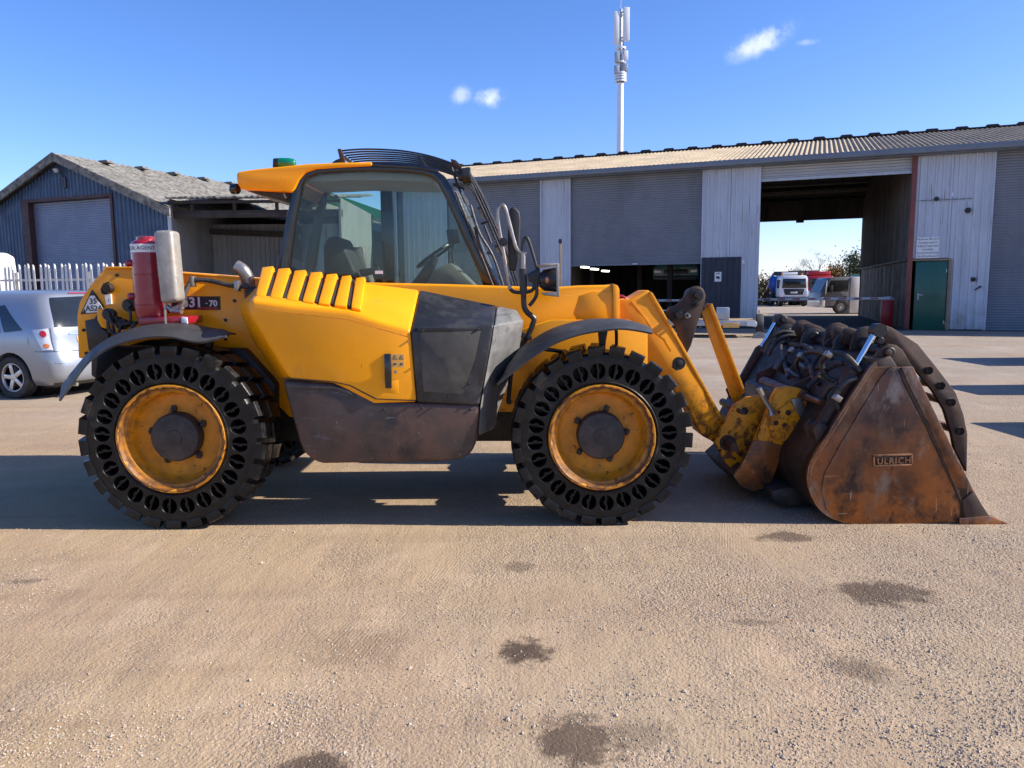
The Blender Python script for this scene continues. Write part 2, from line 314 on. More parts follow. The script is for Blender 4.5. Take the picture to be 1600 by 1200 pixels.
# ------------------------------------------------------------------ ground
def ground_material():
    m = bpy.data.materials.new('compacted_gravel'); m.use_nodes = True; nt = m.node_tree; N = nt.nodes; L = nt.links; b = N['Principled BSDF']
    geo = N.new('ShaderNodeNewGeometry'); P = geo.outputs['Position']
    def mp(scale, rot=0):
        x = N.new('ShaderNodeMapping'); x.inputs['Scale'].default_value = scale; x.inputs['Rotation'].default_value = (0, 0, rot); L.new(P, x.inputs[0]); return x.outputs[0]
    def nz(scale, det=6, vec=None, rg=.6):
        n = N.new('ShaderNodeTexNoise'); n.inputs['Scale'].default_value = scale; n.inputs['Detail'].default_value = det; n.inputs['Roughness'].default_value = rg
        L.new(vec or P, n.inputs['Vector']); return n.outputs['Fac']
    def mr(v, a, c, d=0, e=1, sm=False):
        r = N.new('ShaderNodeMapRange'); L.new(v, r.inputs[0])
        if sm: r.interpolation_type = 'SMOOTHSTEP'
        for i, q in enumerate((a, c, d, e)): r.inputs[i+1].default_value = q
        return r.outputs[0]
    def mix(f, a, c, mode='MIX'):
        x = N.new('ShaderNodeMix'); x.data_type = 'RGBA'; x.blend_type = mode
        if isinstance(f, float): x.inputs[0].default_value = f
        else: L.new(f, x.inputs[0])
        for s, v in ((6, a), (7, c)):
            if isinstance(v, tuple): x.inputs[s].default_value = (*v, 1)
            else: L.new(v, x.inputs[s])
        return x.outputs[2]
    def math_(op, a, c):
        x = N.new('ShaderNodeMath'); x.operation = op
        for s, v in ((0, a), (1, c)):
            if isinstance(v, (int, float)): x.inputs[s].default_value = v
            else: L.new(v, x.inputs[s])
        return x.outputs[0]
    sx = N.new('ShaderNodeSeparateXYZ'); L.new(P, sx.inputs[0])
    # sandy tan on the left, greyer stone to the right and further off
    side = math_('ADD', mr(sx.outputs[0], -2.5, 3.5, 0, .75), math_('MULTIPLY', nz(.55, 3), .9))
    c = mix(mr(side, .35, 1.15), (.405, .285, .155), (.35, .275, .195))
    c = mix(mr(nz(.8, 4, mp((1, .5, 1), .6)), .42, .72), c, (.36, .25, .16))
    c = mix(mr(nz(2.3, 4), .50, .78), c, (.47, .345, .225))
    c = mix(mr(sx.outputs[1], 7.5, 14), c, mix(mr(nz(.5, 3), .3, .7), (.31, .265, .22), (.38, .325, .27)))
    # drag and tyre marks: long streaks in two directions
    st1 = nz(1.0, 3, mp((.3, 4.5, 1), -.95)); st2 = nz(1.0, 3, mp((6, .25, 1), .12))
    c = mix(mr(st1, .52, .76, 0, .5), c, (.28, .19, .12)); c = mix(mr(st2, .56, .8, 0, .4), c, (.27, .205, .15)); c = mix(mr(nz(.42, 3, mp((.35, 1.6, 1), -.8)), .48, .68, 0, .6), c, (.30, .21, .135))
    # gravelly areas against smooth trodden sand
    grav = mr(math_('ADD', nz(1.1, 4, mp((1, .55, 1), -.5)), mr(sx.outputs[0], -2.5, 3, -.06, .1)), .44, .62, .12, 1)
    vo = N.new('ShaderNodeTexVoronoi'); vo.inputs['Scale'].default_value = 190; L.new(P, vo.inputs[0])
    sp = N.new('ShaderNodeSeparateColor'); L.new(vo.outputs['Color'], sp.inputs[0])
    c = mix(math_('MULTIPLY', mr(sp.outputs[0], .3, 1.0, .0, .62), grav), c, mix(mr(sp.outputs[1], .2, .9), (.16, .118, .09), (.50, .40, .31)))
    vo2 = N.new('ShaderNodeTexVoronoi'); vo2.inputs['Scale'].default_value = 70; L.new(P, vo2.inputs[0])
    sp2 = N.new('ShaderNodeSeparateColor'); L.new(vo2.outputs['Color'], sp2.inputs[0])
    c = mix(math_('MULTIPLY', mr(sp2.outputs[0], .8, .96, 0, .6), grav), c, (.19, .15, .12)); c = mix(math_('MULTIPLY', mr(sp2.outputs[1], .88, .97, 0, .5), grav), c, (.48, .40, .32))
    fine = nz(240, 2, None, .7); c = mix(mr(fine, .5, .72, 0, .5), c, (.21, .15, .105))
    # damp oil patches with ragged rims
    edge = mr(nz(7, 6, None, .75), .25, .75, -.75, .75); rg = None
    for (px, py, rx, ry, st) in ((818, 1018, .125, .062, .95), (1376, 925, .27, .085, .8), (905, 1156, .17, .075, .85), (1345, 1043, .14, .05, .5), (490, 1192, .11, .05, .85), (1226, 838, .2, .045, .75),
                                 (810, 884, .1, .035, .45), (985, 1150, .2, .05, .4), (1180, 970, .13, .02, .45), (555, 1010, .25, .09, .3), (35, 908, .14, .02, .5)):
        g = G(px, py); v = N.new('ShaderNodeVectorMath'); v.operation = 'MULTIPLY_ADD'; L.new(P, v.inputs[0]); v.inputs[1].default_value = (1/rx, 1/(ry*2.2), 0); v.inputs[2].default_value = (-g.x/rx, -g.y/(ry*2.2), 0)
        l_ = N.new('ShaderNodeVectorMath'); l_.operation = 'LENGTH'; L.new(v.outputs[0], l_.inputs[0])
        f = mr(math_('ADD', l_.outputs['Value'], edge), 1.2, .5, 0, st, True); rg = f if rg is None else math_('MAXIMUM', rg, f)
    c = mix(rg, c, (.075, .052, .038))
    L.new(c, b.inputs['Base Color']); b.inputs['Roughness'].default_value = .96; b.inputs['Specular IOR Level'].default_value = .15
    # tread ribs pressed into two lanes
    ga, gb = G(1150, 850), G(1160, 1080); LR = math.atan2(ga.x-gb.x, ga.y-gb.y); LX = ga.x*math.cos(LR)-ga.y*math.sin(LR); ga, gb = G(660, 880), G(400, 1160); LR2 = math.atan2(ga.x-gb.x, ga.y-gb.y); LX2 = ga.x*math.cos(LR2)-ga.y*math.sin(LR2); ga, gb = G(1560, 880), G(1240, 1040); LR3 = math.atan2(ga.x-gb.x, ga.y-gb.y); LX3 = ga.x*math.cos(LR3)-ga.y*math.sin(LR3); lmask = mr(nz(1.7, 2), .42, .6, 0, 1)
    def lane(rot, x0, hw, scale):
        w = N.new('ShaderNodeTexWave'); w.inputs['Scale'].default_value = scale; w.inputs['Distortion'].default_value = 1.5; v = mp((1, 1, 1), rot); L.new(v, w.inputs[0])
        q = N.new('ShaderNodeSeparateXYZ'); L.new(v, q.inputs[0]); d = math_('ABSOLUTE', math_('SUBTRACT', q.outputs[0], x0), 0)
        return math_('MULTIPLY', math_('MULTIPLY', w.outputs['Fac'], mr(d, hw, hw*.7, 0, 1)), lmask)
    h1 = math_('MULTIPLY', nz(9, 3, None, .65), .013); h2 = math_('MULTIPLY', math_('MULTIPLY', vo.outputs['Distance'], -.006), grav); h3 = math_('MULTIPLY', nz(70, 2, None, .7), .010)
    h4 = math_('MULTIPLY', math_('ADD', st1, st2), .012); h5 = math_('MULTIPLY', math_('MULTIPLY', vo2.outputs['Distance'], -.011), grav)
    h6 = math_('MULTIPLY', math_('ADD', lane(LR, LX, .13, 19), lane(LR2, LX2, .28, 17)), .0016)
    h = math_('ADD', math_('ADD', math_('ADD', math_('ADD', h1, h2), math_('ADD', h3, h4)), h5), h6)
    bp = N.new('ShaderNodeBump'); bp.inputs['Strength'].default_value = .62; bp.inputs['Distance'].default_value = 1; L.new(h, bp.inputs['Height']); L.new(bp.outputs[0], b.inputs['Normal'])
    MATS['gravel'] = m
ground_material()
def gh(x, y):                                  # low relief of the yard, flat under the machine
    k = max(0, min(1, (4.75-y)/.8))
    return k*(.016*mnoise.noise((x*1.1, y*1.1, 0))+.007*mnoise.noise((x*4, y*4, 3))+.004*mnoise.noise((x*(3*math.cos(.9))+y*6, y*1.2-x*4, 5)))-.004*k
def build_ground():
    mb = MB(); xs = [-700, -200, -60, -20, -9]+[-6+i*.06 for i in range(201)]+[9, 20, 60, 200, 700]
    ys = [-60, -10, 0, 1.2]+[1.8+i*.055 for i in range(60)]+[5.3, 7, 12, 25, 60, 150, 500, 1500]
    mb.grid([[(x, y, gh(x, y) if -6.1 < x < 6.1 and 1.7 < y < 5.2 else 0) for x in xs] for y in ys])
    o = mb.build('ground', 'gravel', ang=180); struct(o); return o
build_ground()
def build_stones():
    rnd = random.Random(3); mb = MB(); n = 0
    oct_ = [(1, 0, 0), (-1, 0, 0), (0, 1, 0), (0, -1, 0), (0, 0, 1), (0, 0, -.6)]
    of = [(0, 2, 4), (2, 1, 4), (1, 3, 4), (3, 0, 4), (2, 0, 5), (1, 2, 5), (3, 1, 5), (0, 3, 5)]
    while n < 50000:
        y = 2.2+(rnd.random()**1.5)*6.5; x = rnd.uniform(-1, 1)*(.72*y+.2)
        if y > 5 and n % 3: n += 1; continue
        d = mnoise.noise((x*.9+7, y*1.3, 1))+.6*mnoise.noise((x*3, y*3, 4))+(.10 if x > .2 else -.14)
        if rnd.random() > .10+1.6*max(0, d): continue
        s = .0022+.0042*rnd.random()**2+.002*max(0, d)*rnd.random()+(.008*rnd.random() if rnd.random() < .015 else 0)
        a = rnd.random()*6.28; ca, sa = math.cos(a), math.sin(a); z = gh(x, y); e = [rnd.uniform(.6, 1.25) for _ in range(6)]
        fl = rnd.uniform(.5, .9)
        mb.add([(x+(p[0]*ca-p[1]*sa*.75)*s*e[i], y+(p[0]*sa+p[1]*ca*.75)*s*e[i], z+s*.25+p[2]*s*e[i]*fl) for i, p in enumerate(oct_)], of); n += 1
    o = mb.build('loose_stones', 'stone', recalc=False, ang=20); o['kind'] = 'stuff'
    o['label'] = 'loose stone chippings scattered over the sandy yard'; o['category'] = 'gravel'
build_stones()

# ------------------------------------------------------------------ telehandler
YW, YF = 4.96, 7.19                            # outer faces of the near and far wheels
TH = thing('telehandler', 'yellow telehandler with solid black tyres, dark engine grille and barred cab', 'telehandler', (-.8, 6.08, 0))

def rim_material():
    m = M('rim_paint', (.66, .25, .006), .5, 0, .12, 6, [((.40, .17, .02), 7, .46, .72, 9, None, .7), (RUSTD, 16, .62, .67, 9, None, .85)], (60, .15, .004))
    nt = m.node_tree; N = nt.nodes; L = nt.links; b = N['Principled BSDF']; src = b.inputs['Base Color'].links[0].from_socket
    tc = N.new('ShaderNodeTexCoord'); sx = N.new('ShaderNodeSeparateXYZ'); L.new(tc.outputs['Object'], sx.inputs[0])
    cx = N.new('ShaderNodeCombineXYZ'); L.new(sx.outputs[0], cx.inputs[0]); L.new(sx.outputs[2], cx.inputs[1])
    ln = N.new('ShaderNodeVectorMath'); ln.operation = 'LENGTH'; L.new(cx.outputs[0], ln.inputs[0])
    nz = N.new('ShaderNodeTexNoise'); nz.inputs['Scale'].default_value = 14; nz.inputs['Detail'].default_value = 9; L.new(tc.outputs['Object'], nz.inputs[0])
    ad = N.new('ShaderNodeMath'); ad.operation = 'MULTIPLY_ADD'; L.new(nz.outputs[0], ad.inputs[0]); ad.inputs[1].default_value = .09; L.new(ln.outputs['Value'], ad.inputs[2])
    rp = N.new('ShaderNodeValToRGB'); cr = rp.color_ramp; L.new(ad.outputs[0], rp.inputs[0])
    for e, (p, v) in zip([cr.elements[0], cr.elements[1], cr.elements.new(.5), cr.elements.new(.6)], ((.322, 0), (.348, 1), (.380, 1), (.387, 0))): e.position = p; e.color = (v, v, v, 1)
    x = N.new('ShaderNodeMix'); x.data_type = 'RGBA'; L.new(rp.outputs[0], x.inputs[0]); L.new(src, x.inputs[6]); x.inputs[7].default_value = (.07, .028, .013, 1); L.new(x.outputs[2], b.inputs['Base Color'])
rim_material()

def wheel_meshes():
    t = MB(); NS = 24; RC = .436; r0, r1 = .372, .523; q = [(1, -1), (1, -.5), (1, 0), (1, .5), (1, 1), (.5, 1), (0, 1), (-.5, 1), (-1, 1), (-1, .5), (-1, 0), (-1, -.5), (-1, -1), (-.5, -1), (0, -1), (.5, -1)]
    def pol(r, a, y): return (r*math.cos(a), y, r*math.sin(a))
    TW = .41
    for face in (0, 1):
        Y = lambda d: d if face == 0 else TW-d
        for k in range(NS):
            a0 = 2*math.pi*(k+.25)/NS; vs = []
            for (s, r) in q:
                rr = RC+(r*(r1-RC) if r > 0 else r*(RC-r0)); vs.append(pol(rr, a0+s*math.pi/NS, Y(.0)))
            for (s, r) in q:
                f = math.atan2(r, s); vs.append(pol(RC+.0535*math.sin(f), a0+.0505*math.cos(f)/RC, Y(.0)))
            for (s, r) in q:
                f = math.atan2(r, s); vs.append(pol(RC+.0495*math.sin(f), a0+.0465*math.cos(f)/RC, Y(.008)))
            for (s, r) in q:
                f = math.atan2(r, s); vs.append(pol(RC+.047*math.sin(f), a0+.044*math.cos(f)/RC, Y(.16)))
            fs = [(j*16+i, j*16+(i+1) % 16, (j+1)*16+(i+1) % 16, (j+1)*16+i) for j in range(3) for i in range(16)]+[tuple(48+i for i in range(16))]
            t.add(vs, fs)
            rot = Matrix.Rotation(-a0+math.pi/2, 3, 'Y')
            def bx(cr, ct, dr, dt, d, dy):
                t.box(rot @ Vector((ct, Y(d), cr)), (dt, dy, dr), rot)
            bx(RC+.03, 0, .044, .012, .066, .12); bx(RC-.03, 0, .044, .012, .066, .12); bx(RC, .006, .03, .018, .07, .12)
        pr = [(.352, .012), (.358, .003), (.366, -.004), (.3722, .0005)]; t.lathe([(r, Y(d)) for r, d in pr], 96)
        pr = [(.5228, 0.0005), (.54, .004), (.551, .02), (.556, .05), (.556, TW/2)]; t.lathe([(r, Y(d)) for r, d in pr], 96)
        NL = 26
        for k in range(NL):
            a = 2*math.pi*(k+(.5 if face else 0))/NL; w = .051
            sec = [(.529, -.001), (.536, -.004), (.585, -.002), (.594, .012), (.596, .10), (.592, .185), (.552, .20)]
            vs = []
            for sg, sk in ((-1, 0), (1, 0)):
                for (r, d) in sec: vs.append(pol(r, a+(sg*w*(1.0 if r < .56 else .93)+d*.16*(1 if face else -1))/.575, Y(d)))
            n = len(sec); fs = [tuple(range(n)), tuple(range(2*n-1, n-1, -1))]+[(i, i+1, n+i+1, n+i) for i in range(n-1)]
            t.add(vs, fs)
    tyre = t.build('tyre', 'rubber', bevel=0, ang=32)
    rim = MB().lathe([(.300, .39), (.352, .39), (.352, .016), (.3515, .004), (.345, -.006), (.334, -.006), (.326, .004), (.322, .022), (.312, .028), (.300, .034), (.291, .06), (.285, .11), (.279, .14), (.268, .15), (.2, .146), (.12, .144), (.001, .144)], 72).build('wheel', 'rim_paint', ang=40)
    hub = MB().lathe([(.158, .144), (.157, .07), (.149, .058), (.142, .056), (.05, .052), (.048, .048), (.001, .047)], 40).build('hub', 'hub', ang=40)
    nut = MB(); nut.tube([(0, .146, 0), (0, .112, 0)], .019, 6); nut.tube([(0, .113, 0), (0, .095, 0)], .009, 8); nut.box((0, .13, .0), (.03, .02, .044))
    nut = nut.build('wheel_nut', 'hub', bevel=.002)
    out = [o.data for o in (tyre, rim, hub, nut)]
    for o in (tyre, rim, hub, nut): bpy.data.objects.remove(o)
    return out
WT, WR, WH, WN = wheel_meshes()
def put_wheel(px, py, far=False, spin=0, sc=1.0):
    p = W(px, py, YW); y = YF if far else YW
    w = link('wheel', WR, TH, Vector((p.x, y, .594*sc-.004))-BASE[TH.name]); w.rotation_euler = (0, spin, math.pi if far else 0); w.scale = (sc, 1, sc)
    link('tyre', WT, w); link('hub', WH, w)
    for k in range(5):
        a = 2*math.pi*k/5+.6; link('wheel_nut', WN, w, (.178*math.cos(a), 0, .178*math.sin(a)))
    return w
put_wheel(267, 690, False, .15, 1.035); put_wheel(941, 683, False, .52, 1.01)
put_wheel(267, 690, True, .1, 1.035); put_wheel(941, 683, True, .3, 1.01)

# chassis and axles
for px in (271, 941):
    x = W(px, 690, YW).x
    a = MB(); a.tube([(x, 5.3, .59), (x, 5.5, .59), (x, 5.8, .59), (x, 6.3, .59), (x, 6.6, .59), (x, 6.85, .59)], [.13, .15, .1, .1, .15, .13], 16); a.box((x, 6.07, .6), (.34, .42, .34)); a.build('axle', 'black_steel', TH, .02)
MB().prism(px2([(180, 600), (182, 660), (440, 690), (800, 690), (1000, 660), (1030, 590), (960, 560), (500, 590), (300, 560)], 5.72), 5.72, 6.45).build('chassis_frame', 'black_steel', TH, .02)
PR('rear_side_plate', [(122, 560), (121, 530), (120, 492), (123, 474), (129, 462), (140, 447), (153, 435), (158, 431), (162, 420), (207, 419), (240, 421), (277, 425), (345, 430), (415, 436), (520, 442), (520, 650), (452, 652), (430, 630), (400, 575), (350, 545), (290, 528), (230, 532), (182, 545), (150, 556)], 5.56, 5.64, 'yellow', TH, .012)
PR('rear_top_flange', [(161, 419), (166, 416.5), (205, 416.5), (225, 421), (280, 425), (345, 430), (430, 437), (430, 440), (345, 433), (280, 428), (225, 424), (205, 419.5), (166, 420.5)], 5.548, 6.2, 'yellow', TH, .003)
PR('rear_side_plate', [(124, 560), (120, 492), (140, 447), (162, 420), (207, 419), (277, 425), (520, 442), (520, 600), (300, 560)], 6.14, 6.2, 'yellow', TH, .01)
PR('arch_sun_blocker', [(150, 540), (380, 545), (430, 600), (430, 660), (300, 720), (165, 690), (146, 600)], 5.46, 5.72, 'black_steel', TH, .02)  # added box that blocks sun slits behind the rear wheel
PR('counterweight', [(140, 480), (140, 590), (250, 610), (300, 560), (300, 480)], 5.66, 6.9, 'black_steel', TH, .03)
PR('front_side_plate', [(777, 644), (800, 520), (860, 500), (985, 500), (1012, 520), (1012, 644)], 5.58, 5.66, 'yellow_worn', TH, .01)
PR('front_side_plate', [(800, 644), (810, 520), (860, 490), (985, 490), (1012, 520), (1012, 644)], 6.2, 6.28, 'yellow_worn', TH, .01)
PR('boom', [(240, 436), (560, 441), (700, 444), (860, 449), (905, 446), (958, 445), (966, 450), (967, 548), (700, 548), (240, 520)], 5.74, 6.12, 'yellow', TH, .02, 3)
PR('boom_end_collar', [(957, 443), (965, 446), (968, 452), (968, 552), (957, 552)], 5.72, 6.14, 'yellow_worn', TH, .006)
# raised panel shaped as the lit patch on the boom flank
PR('boom_light_patch', [(905, 462), (925, 455), (955, 455), (962, 462), (962, 520), (912, 520), (896, 490)], 5.732, 5.76, 'yellow', TH, .006)
PR('boom_nose', [(966, 468), (984, 467), (1006, 454), (1013, 453), (1018, 458), (1062, 535), (1131, 661), (1128, 676), (1114, 690), (1098, 682), (1072, 632), (1040, 592), (990, 572), (962, 556)], 5.8, 6.12, 'yellow_worn', TH, .012)
PR('nose_edge_strip', [(1016, 455), (1020, 458), (1064, 534), (1133, 660), (1129, 664), (1060, 538), (1014, 461)], 5.79, 6.13, 'yellow_worn', TH, .003)
PR('nose_seam', [(988, 470), (1012, 497), (1022, 516), (1040, 528), (1050, 548), (1047, 550), (1036, 531), (1019, 519), (1008, 499), (985, 473)], 5.792, 5.81, 'yellow_worn', TH, .002)
def boss(name, px, py, Y, r, ln, parent, mat='rust_dark', head=.55):
    p = W(px, py, Y); m = MB()
    m.lathe([(.001, -ln*.35), (r*head*.9, -ln*.35), (r*head, -ln*.3), (r*head, 0), (r*.95, 0), (r, .006), (r, ln)], 22, p); return m.build(name, mat, parent, ang=40)
boss('pivot_pin', 1061, 568, 5.79, .05, .03, TH, 'black_steel')
PR('pin_keeper', [(1050, 574), (1053, 566), (1060, 570), (1058, 580)], 5.785, 5.8, 'black_steel', TH, .002)
PR('tilt_lever', [(1075, 456), (1081, 449), (1090, 446.5), (1099, 451), (1103, 462), (1100, 478), (1092, 500), (1080, 540), (1073, 553), (1068, 545), (1055, 507), (1043, 496), (1042, 486), (1047, 480), (1058, 477), (1066, 470)], 5.86, 5.92, 'rust_dark', TH, .008)
PR('tilt_lever', [(1075, 456), (1081, 449), (1090, 446.5), (1099, 451), (1103, 462), (1100, 478), (1092, 500), (1080, 540), (1073, 553), (1068, 545), (1055, 507), (1043, 496), (1042, 486), (1047, 480), (1058, 477), (1066, 470)], 6.0, 6.06, 'rust_dark', TH, .008)
boss('pivot_pin', 1089, 461, 5.85, .052, .22, TH, 'black_steel'); boss('pivot_pin', 1086, 476, 5.85, .024, .22, TH, 'black_steel'); boss('pivot_pin', 1059, 492, 5.85, .05, .22, TH, 'black_steel'); boss('pivot_pin', 1074, 493, 5.85, .022, .22, TH, 'steel')
PR('tilt_ram', [(1046, 485), (1042, 500), (990, 500), (990, 480)], 5.93, 5.99, 'chrome', TH, .01)
PR('tilt_link', [(1096, 488), (1103, 482), (1111, 478), (1161, 612), (1158, 625), (1148, 630), (1141, 616)], 5.9, 5.93, 'yellow_worn', TH, .004)
PR('tilt_link_flange', [(1108, 478), (1113, 474), (1165, 612), (1161, 616)], 5.86, 6.02, 'yellow_worn', TH, .003)
hs = [(1116, 694), (1122, 678), (1136, 652), (1147, 633), (1166, 621), (1193, 617), (1199, 640), (1183, 670), (1175, 705), (1168, 730), (1150, 740), (1133, 722)]
PR('headstock_plate', hs, 5.7, 5.74, 'yellow_worn', TH, .006); PR('headstock_plate', hs, 6.12, 6.16, 'yellow_worn', TH, .006)
PR('headstock_beam', [(1140, 700), (1160, 690), (1185, 700), (1190, 750), (1165, 752), (1145, 735)], 5.76, 6.1, 'rust_dark', TH, .02)
boss('pivot_pin', 1137, 692, 5.695, .062, .5, TH, 'rust_dark'); boss('pivot_pin', 1152, 640, 5.73, .03, .4, TH, 'black_steel')
PR('plate_hole', [(1164+5.6*math.cos(i*.5236), 642+6*math.sin(i*.5236)) for i in range(12)], 5.696, 5.72, 'dark_void', TH, 0)
hk = [(1163, 728), (1180, 688), (1197, 648), (1208, 618), (1215, 607), (1233, 604), (1251, 607), (1262, 614), (1261, 640), (1255, 658), (1246, 678), (1228, 697), (1215, 731), (1206, 752), (1193, 762), (1178, 766), (1160, 760), (1148, 746)]
PR('hitch_bracket', hk, 5.5, 5.56, 'yellow_worn', TH, .008); PR('hitch_bracket', hk, 6.34, 6.4, 'yellow_worn', TH, .008)
PR('hitch_bracket_skin', [(1160, 724), (1178, 688), (1197, 690), (1226, 697), (1206, 752), (1193, 763), (1178, 767), (1158, 760), (1147, 745)], 5.488, 5.52, 'rust', TH, .006)
PR('lock_plate', [(1203, 668), (1206, 648), (1236, 627), (1254, 658), (1247, 676), (1226, 690), (1205, 684)], 5.47, 5.5, 'yellow_worn', TH, .005)
PR('lock_catch', [(1236, 624), (1252, 622), (1259, 638), (1254, 652), (1246, 648)], 5.475, 5.5, 'steel', TH, .004)
for (px, py, r) in ((1217, 644, .012), (1232, 645, .02), (1213, 661, .018), (1226, 664, .016)): boss('lock_bolt', px, py, 5.465, r, .02, TH, 'rust_dark')
boss('hook_pin', 1257, 619, 5.48, .042, .9, TH, 'rust')
MB().tube([W(1185, 607, 5.46), W(1194, 624, 5.46), W(1204, 640, 5.455), W(1206, 648, 5.455)], [.022, .02, .018, .03], 8).build('lock_lever', 'steel', TH)
PR('hitch_foot', [(1147, 744), (1163, 730), (1205, 752), (1200, 764), (1170, 770)], 5.52, 6.4, 'rust_dark', TH, .01)

# engine pod
def pod():
    A, B2, K = 4.985, 5.27, 5.5
    n = [W(*p, A) for p in ((393, 470), (457, 479), (545, 489), (589, 502), (641, 516))]
    nl = [W(*p, A) for p in ((392, 492), (413, 527), (453, 592))]
    nb = [W(*p, A) for p in ((520, 598), (546, 604), (586, 625), (651, 628))]
    c = [W(*p, B2) for p in ((374, 476), (374, 487), (396, 536), (435, 592))]
    t = [W(*p, K) for p in ((424, 424), (560, 440), (655, 452))]
    r_, l_ = W(651, 628, K), W(450, 592, K)
    V = n+nl+nb+c+t+[r_, l_]; N_, NL, NB, C, T, RR, LL = 0, 5, 8, 12, 16, 19, 20
    F = [(0, 1, 2, 3, 4, 11, 10, 9, 8, 7, 6, 5), (0, 16, 17, 18, 4, 3, 2, 1), (0, 12, 16), (0, 5, 13, 12), (5, 6, 14, 13), (6, 7, 15, 14),
         (16, 20, 19, 18, 17), (4, 18, 19, 11), (7, 8, 9, 10, 11, 19, 20, 15), (16, 12, 13, 14, 15, 20)]
    MB().add(V, F).build('engine_cover', 'yellow', TH, .02, 3, 50, bang=8)
    # louvres on the sloping top
    def S(px_lo, px_hi, w, up):
        i = lambda x, pts: next((pts[k][1]+(x-pts[k][0])/(pts[k+1][0]-pts[k][0])*(pts[k+1][1]-pts[k][1]) for k in range(len(pts)-1) if x <= pts[k+1][0]), pts[-1][1])
        lo = W(px_lo, i(px_lo, [(393, 470), (457, 479), (545, 489), (589, 502)]), A); hi = W(px_hi, i(px_hi, [(400, 423), (424, 424), (560, 440), (655, 452)]), K)
        return lo.lerp(hi, w)+Vector((0, -.35, 1)).normalized()*up
    los = [412, 437.5, 462.5, 487.5, 512.5, 540, 566]; his = [428, 453.5, 478.5, 503, 527, 549, 574]
    for k in range(6):
        a, b, ah, bh = los[k], los[k+1], his[k], his[k+1]
        sl = MB(); g = 5.0                                   # width of the dark strip standing for shade between slats
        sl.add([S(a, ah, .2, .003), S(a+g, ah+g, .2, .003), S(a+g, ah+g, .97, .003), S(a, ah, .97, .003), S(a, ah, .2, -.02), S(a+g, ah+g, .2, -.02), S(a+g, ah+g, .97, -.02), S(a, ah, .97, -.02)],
               [(0, 1, 2, 3), (7, 6, 5, 4), (0, 4, 5, 1), (1, 5, 6, 2), (2, 6, 7, 3), (3, 7, 4, 0)]).build('louvre_shade_strip', 'dark_void', TH, 0)
    for k in range(7):
        b0, bh0 = (los[k], his[k]); a0, ah0 = (los[k-1]+7.5, his[k-1]+7.5) if k else (398, 410)
        if k == 6: b0, bh0 = 562, 571
        h = .042; V = []
        for (w, hh) in ((.17, .004), (.24, .020), (.80, .030), (1.0, h), (1.10, .004)):
            V += [S(a0, ah0, w, hh*.62), S(b0, bh0, w, hh), S(a0, ah0, w, -.02), S(b0, bh0, w, -.02)]
        F = []
        for i in range(4):
            o = i*4; F += [(o, o+1, o+5, o+4), (o+1, o+3, o+7, o+5), (o+3, o+2, o+6, o+7), (o+2, o, o+4, o+6)]
        F += [(0, 2, 3, 1), (16, 17, 19, 18)]
        MB().add(V, F).build('louvre_slat', 'yellow', TH, .005, 2, 40)
    # dark screened front half
    g = [W(*p, A-.003) for p in ((641.5, 516), (651.5, 628.5), (749, 633), (761, 575), (767, 540), (772, 508))]
    t2 = [W(655.5, 452, K), W(776, 477, K), W(749, 633, K), W(651.5, 628.5, K)]
    MB().add(g+t2, [(0, 1, 2, 3, 4, 5), (0, 5, 7, 6), (6, 7, 8, 9), (0, 6, 9, 1), (1, 9, 8, 2), (2, 8, 7, 5, 4, 3)]).build('grille_housing', 'plastic', TH, .018, 3, 50, bang=8)
    PR('grille_mesh', [(655, 520), (662, 612), (722, 616), (742, 560), (751, 517)], A-.008, A+.02, 'grille', TH, .003)
    PR('grille_mesh', [(650, 512), (655, 520), (751, 517), (755, 512)], A-.006, A+.02, 'plastic', TH, .003)
    f = [W(772, 508, A-.006), W(767, 540, A-.006), W(761, 575, A-.006), W(749, 633, A-.006), W(746, 672, A+.02), W(749, 682, A+.05),   # near edge
         W(776, 477, K-.02), W(806, 487, 5.36), W(819, 501, 5.34), W(807, 556, 5.42), W(779, 606, 5.45), W(775, 666, 5.45), W(770, 670, 5.45)]
    bk = [W(776, 478, 5.56), W(800, 500, 5.56), W(775, 660, 5.56), W(749, 660, 5.56)]
    MB().add(f+bk, [(0, 6, 7, 8), (0, 8, 9, 1), (1, 9, 10, 2), (2, 10, 11, 12, 5, 4, 3), (6, 13, 14, 8, 7), (8, 14, 15, 10, 9), (10, 15, 11), (13, 16, 15, 14), (6, 0, 1, 2, 3, 4, 5, 16, 13), (5, 12, 11, 15, 16)]).build('grille_end_cap', 'plastic_grey', TH, .014, 3, 50, bang=8)
    PR('belly_guard', [(440, 593), (452, 638), (467, 691), (474, 706), (484, 717), (501, 725), (557, 724), (682, 722), (722, 718), (736, 709), (743, 694), (751, 632), (651, 629), (586, 626), (546, 605), (520, 599)], A+.004, 5.6, 'belly', TH, .03, 4)
    PR('belly_rib', [(455, 604), (520, 604), (545, 611), (556, 620), (550, 622), (540, 614), (520, 609), (458, 609)], A-.004, A+.03, 'belly', TH, .005)
    # latch with its recess, warning stickers
    PR('latch_recess', [(597, 594), (623, 594), (623, 616), (597, 614)], A-.0015, A+.02, 'yellow', TH, .004)
    PR('latch', [(600, 553), (610, 553), (611.5, 585), (611.5, 607), (602, 607), (601, 590)], A-.022, A+.01, 'gloss_black', TH, .004)
    boss('lock_barrel', 618, 581, A-.002, .012, .01, TH, 'steel', .8)
